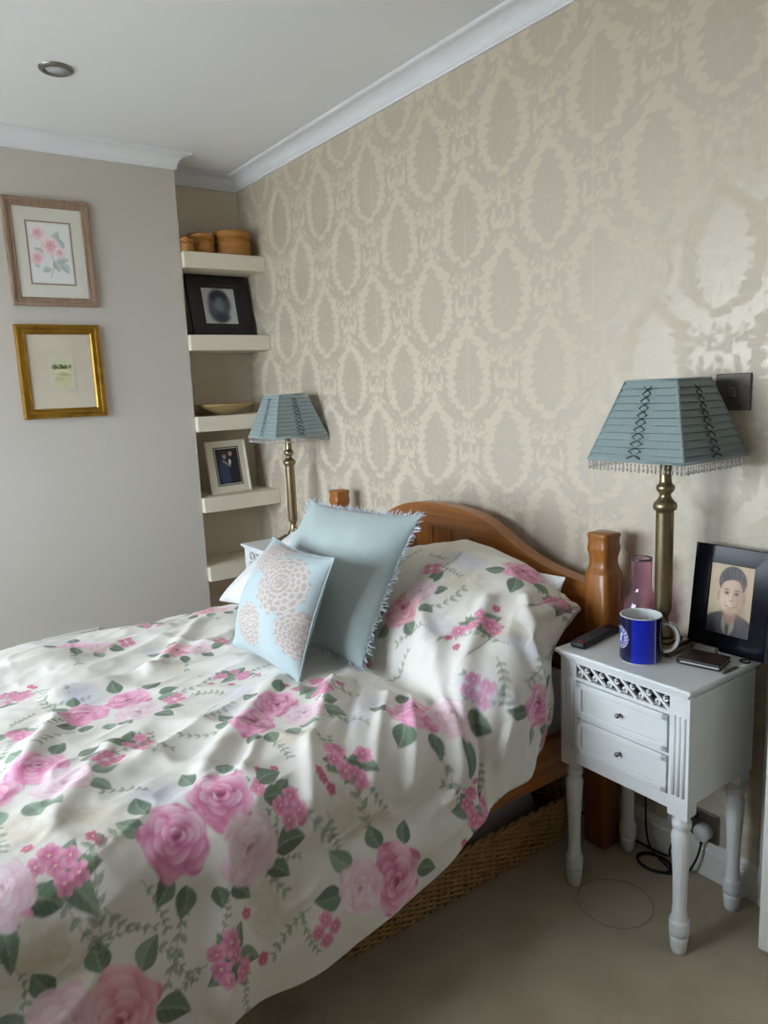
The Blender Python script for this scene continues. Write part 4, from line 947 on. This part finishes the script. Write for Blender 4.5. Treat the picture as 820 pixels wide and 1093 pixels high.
t = thing('photo_frame', 'black glossy frame with an old portrait of a smiling boy', 'photo frame', (.337, -.069, TZ+.0005), rot=(-.13, 0, .0))
rect_frame(.205, .272, .046, .014, [(0, 0), (0, -.013), (.002, -.014), (.044, -.0135), (.046, -.011), (.046, 0)]).build('frame', 'black', t)
MB().box(-.098, .098, -.008, -.001, .004, .268).build('backing', 'black', t)
rect_frame(.121, .188, .004, .001).build('gilt_slip', 'gold', t).location = (0, -.0085, .042)
print_plane('photograph', .113, .180, art_boy, t, y=-.0095, z0=.046, res=150)
b = MB(); b.box(-.02, .02, 0, .003, 0, .19, .001); so = b.build('strut', 'black', t); so.location = (0, .001, .19); so.rotation_euler = (PI+.06, 0, 0)

t = thing('wallet', 'dark brown leather wallet in front of the portrait frame', 'wallet', (.338, -.176, TZ), math.radians(12))
MB().box(-.052, .052, -.043, .043, 0, .007, .003, 2).build('lower_flap', 'leather', t); MB().box(-.051, .052, -.042, .042, .0085, .0155, .003, 2).build('upper_flap', 'leather', t)
MB().box(-.052, -.046, -.042, .042, .002, .0135, .002, 1).build('spine', 'leather', t); MB().box(-.042, .0505, -.0425, .038, .0068, .0088).build('card', 'plug', t)
b = MB(); b.box(-.010, .010, -.030, .030, 0, .016, .002); o = b.build('card_case', 'clear', None, (.302, -.1045, TZ), math.radians(90)); tag(o, 'small clear plastic case between lamp base and wallet', 'case')
t = thing('pen', 'short silver pen lying at the table edge beside the wallet', 'pen', (.410, -.180, TZ), math.radians(-3))
MB().tube([(0, -.03, .004), (0, .022, .004)], .0038, 10).build('barrel', 'steel', t); MB().tube([(0, .022, .004), (0, .036, .004)], [.0034, .0008], 10).build('tip', 'steel', t); MB().box(.0034, .0046, -.028, -.004, .003, .006).build('clip', 'steel', t)
tag(MB().tube([(.011*math.cos(a), .011*math.sin(a), .003) for a in np.linspace(0, 2*PI, 25)[:-1]], .0022, 7, True).build('hair_tie', 'cable', None, (.404, -.102, TZ)), 'black hair tie on the table corner by the frame', 'hair tie')

# ------------------------------------------------------------------ switch, socket, plugs and cables
t = thing('light_switch', 'square brushed steel light switch on the wallpaper', 'light switch', (.295, 0, 1.360))
M['bronze'] = mat('dark_satin_steel', (104, 97, 90), .5, .6, c2=(96, 89, 82), scale=30)
MB().box(-.046, .046, -.008, 0, -.046, .046, .002).build('plate', 'bronze', t); MB().box(-.0085, .0085, -.011, -.007, -.012, .012, .0015).build('rocker', 'steel', t)
t = thing('wall_socket', 'steel double wall socket above the baseboard under the table', 'socket', (.222, 0, .1475))
MB().box(-.076, .076, -.009, 0, -.043, .043, .002).build('plate', 'steel', t)
for s in (-1, 1): MB().box(s*.012-.005, s*.012+.005, -.012, -.008, .012, .030, .001).build('switch', 'blackmat', t)
def plug(label, x, z):
    t = thing('plug', label, 'plug', (x, -.009, z), 0, 'plugs in the wall socket')
    b = MB(); b.lathe([(0, .024), (.022, .024), (.030, .021), (.032, .0)], 24); o = b.build('body', 'plug', t); o.rotation_euler = (PI/2, 0, 0)
    MB().tube([(0, -.020, -.022), (0, -.022, -.034)], .0045, 8).build('cord_grip', 'cable', t)
plug('round white plug in the right half of the wall socket', .262, .136); plug('round white plug in the left half of the wall socket', .182, .136)
def smooth(pts, n=8):
    P = [Vector(p) for p in pts]; out = []
    for i in range(len(P)-1):
        a, b_, c, d = P[max(i-1, 0)], P[i], P[i+1], P[min(i+2, len(P)-1)]
        for k in range(n):
            t_ = k/n; out.append(.5*((2*b_)+(c-a)*t_+(2*a-5*b_+4*c-d)*t_*t_+(3*b_-a-3*c+d)*t_**3))
    return out+[P[-1]]
coil = [(.152+.048*math.cos(a)*(1+.05*a/6), -.085+.038*math.sin(a), .005+.0035*a/6) for a in np.linspace(-.3, 4*PI, 22)]
tag(MB().tube(smooth([(.262, -.031, .100), (.258, -.045, .06), (.235, -.055, .010)]+coil+[(.10, -.040, .03), (.085, -.036, .2), (.09, -.036, .45), (.10, -.034, .66)]), .0032, 7).build('lamp_cable', 'cable'), 'black lamp cable coiled on the carpet under the bedside table', 'cable')
tag(MB().tube(smooth([(.182, -.031, .100), (.178, -.05, .05), (.160, -.036, .014), (.06, -.030, .004), (.02, -.030, .004), (-.09, -.032, .004), (-.16, -.036, .004)]), .0030, 7).build('power_cable', 'cable'), 'thin black cable running from the socket under the bed', 'cable')
t = thing('wire_hoop', 'thin clear wire hoop lying on the carpet by the table legs', 'hoop', (.180, -.305, 0))
MB().tube([(.098*math.cos(a), .098*math.sin(a), .004+.002*math.sin(2*a)) for a in np.linspace(0, 2*PI, 60)[:-1]], .0012, 6, True).build('ring', 'wire', t); MB().tube([(-.074, -.067, .005), (-.063, -.076, .005)], .0032, 8).build('clasp', 'plug', t)

# ------------------------------------------------------------------ ceiling downlight and chimney vent
t = thing('ceiling_downlight', 'small chrome recessed spotlight in the ceiling', 'downlight', (-1.537, -1.09, ZC))
MB().lathe([(-.001, .058), (-.006, .056), (-.010, .048), (-.011, .042), (-.006, .036), (-.001, .034)], 36, cap=False).build('bezel', 'steel', t); MB().lathe([(-.0015, .036), (-.005, .033), (-.006, .0)], 28, cap=False).build('lamp_glass', 'lampglass', t)
t = thing('air_vent', 'white air vent low on the chimney breast behind the bed', 'vent', (XC, -1.115, .232), PI/2)
rect_frame(.25, .115, .014, .009).build('frame', 'trim', t)
for k in range(6): MB().box(-.112, .112, -.0065, -.001, .018+k*.0145, .026+k*.0145, .001, 1).build('louvre', 'trim', t)
for s in (-1, 1): MB().lathe([(0, .003), (.0015, .003)], 8).build('screw', 'steel', t).location = (s*.118, -.0095, .10)
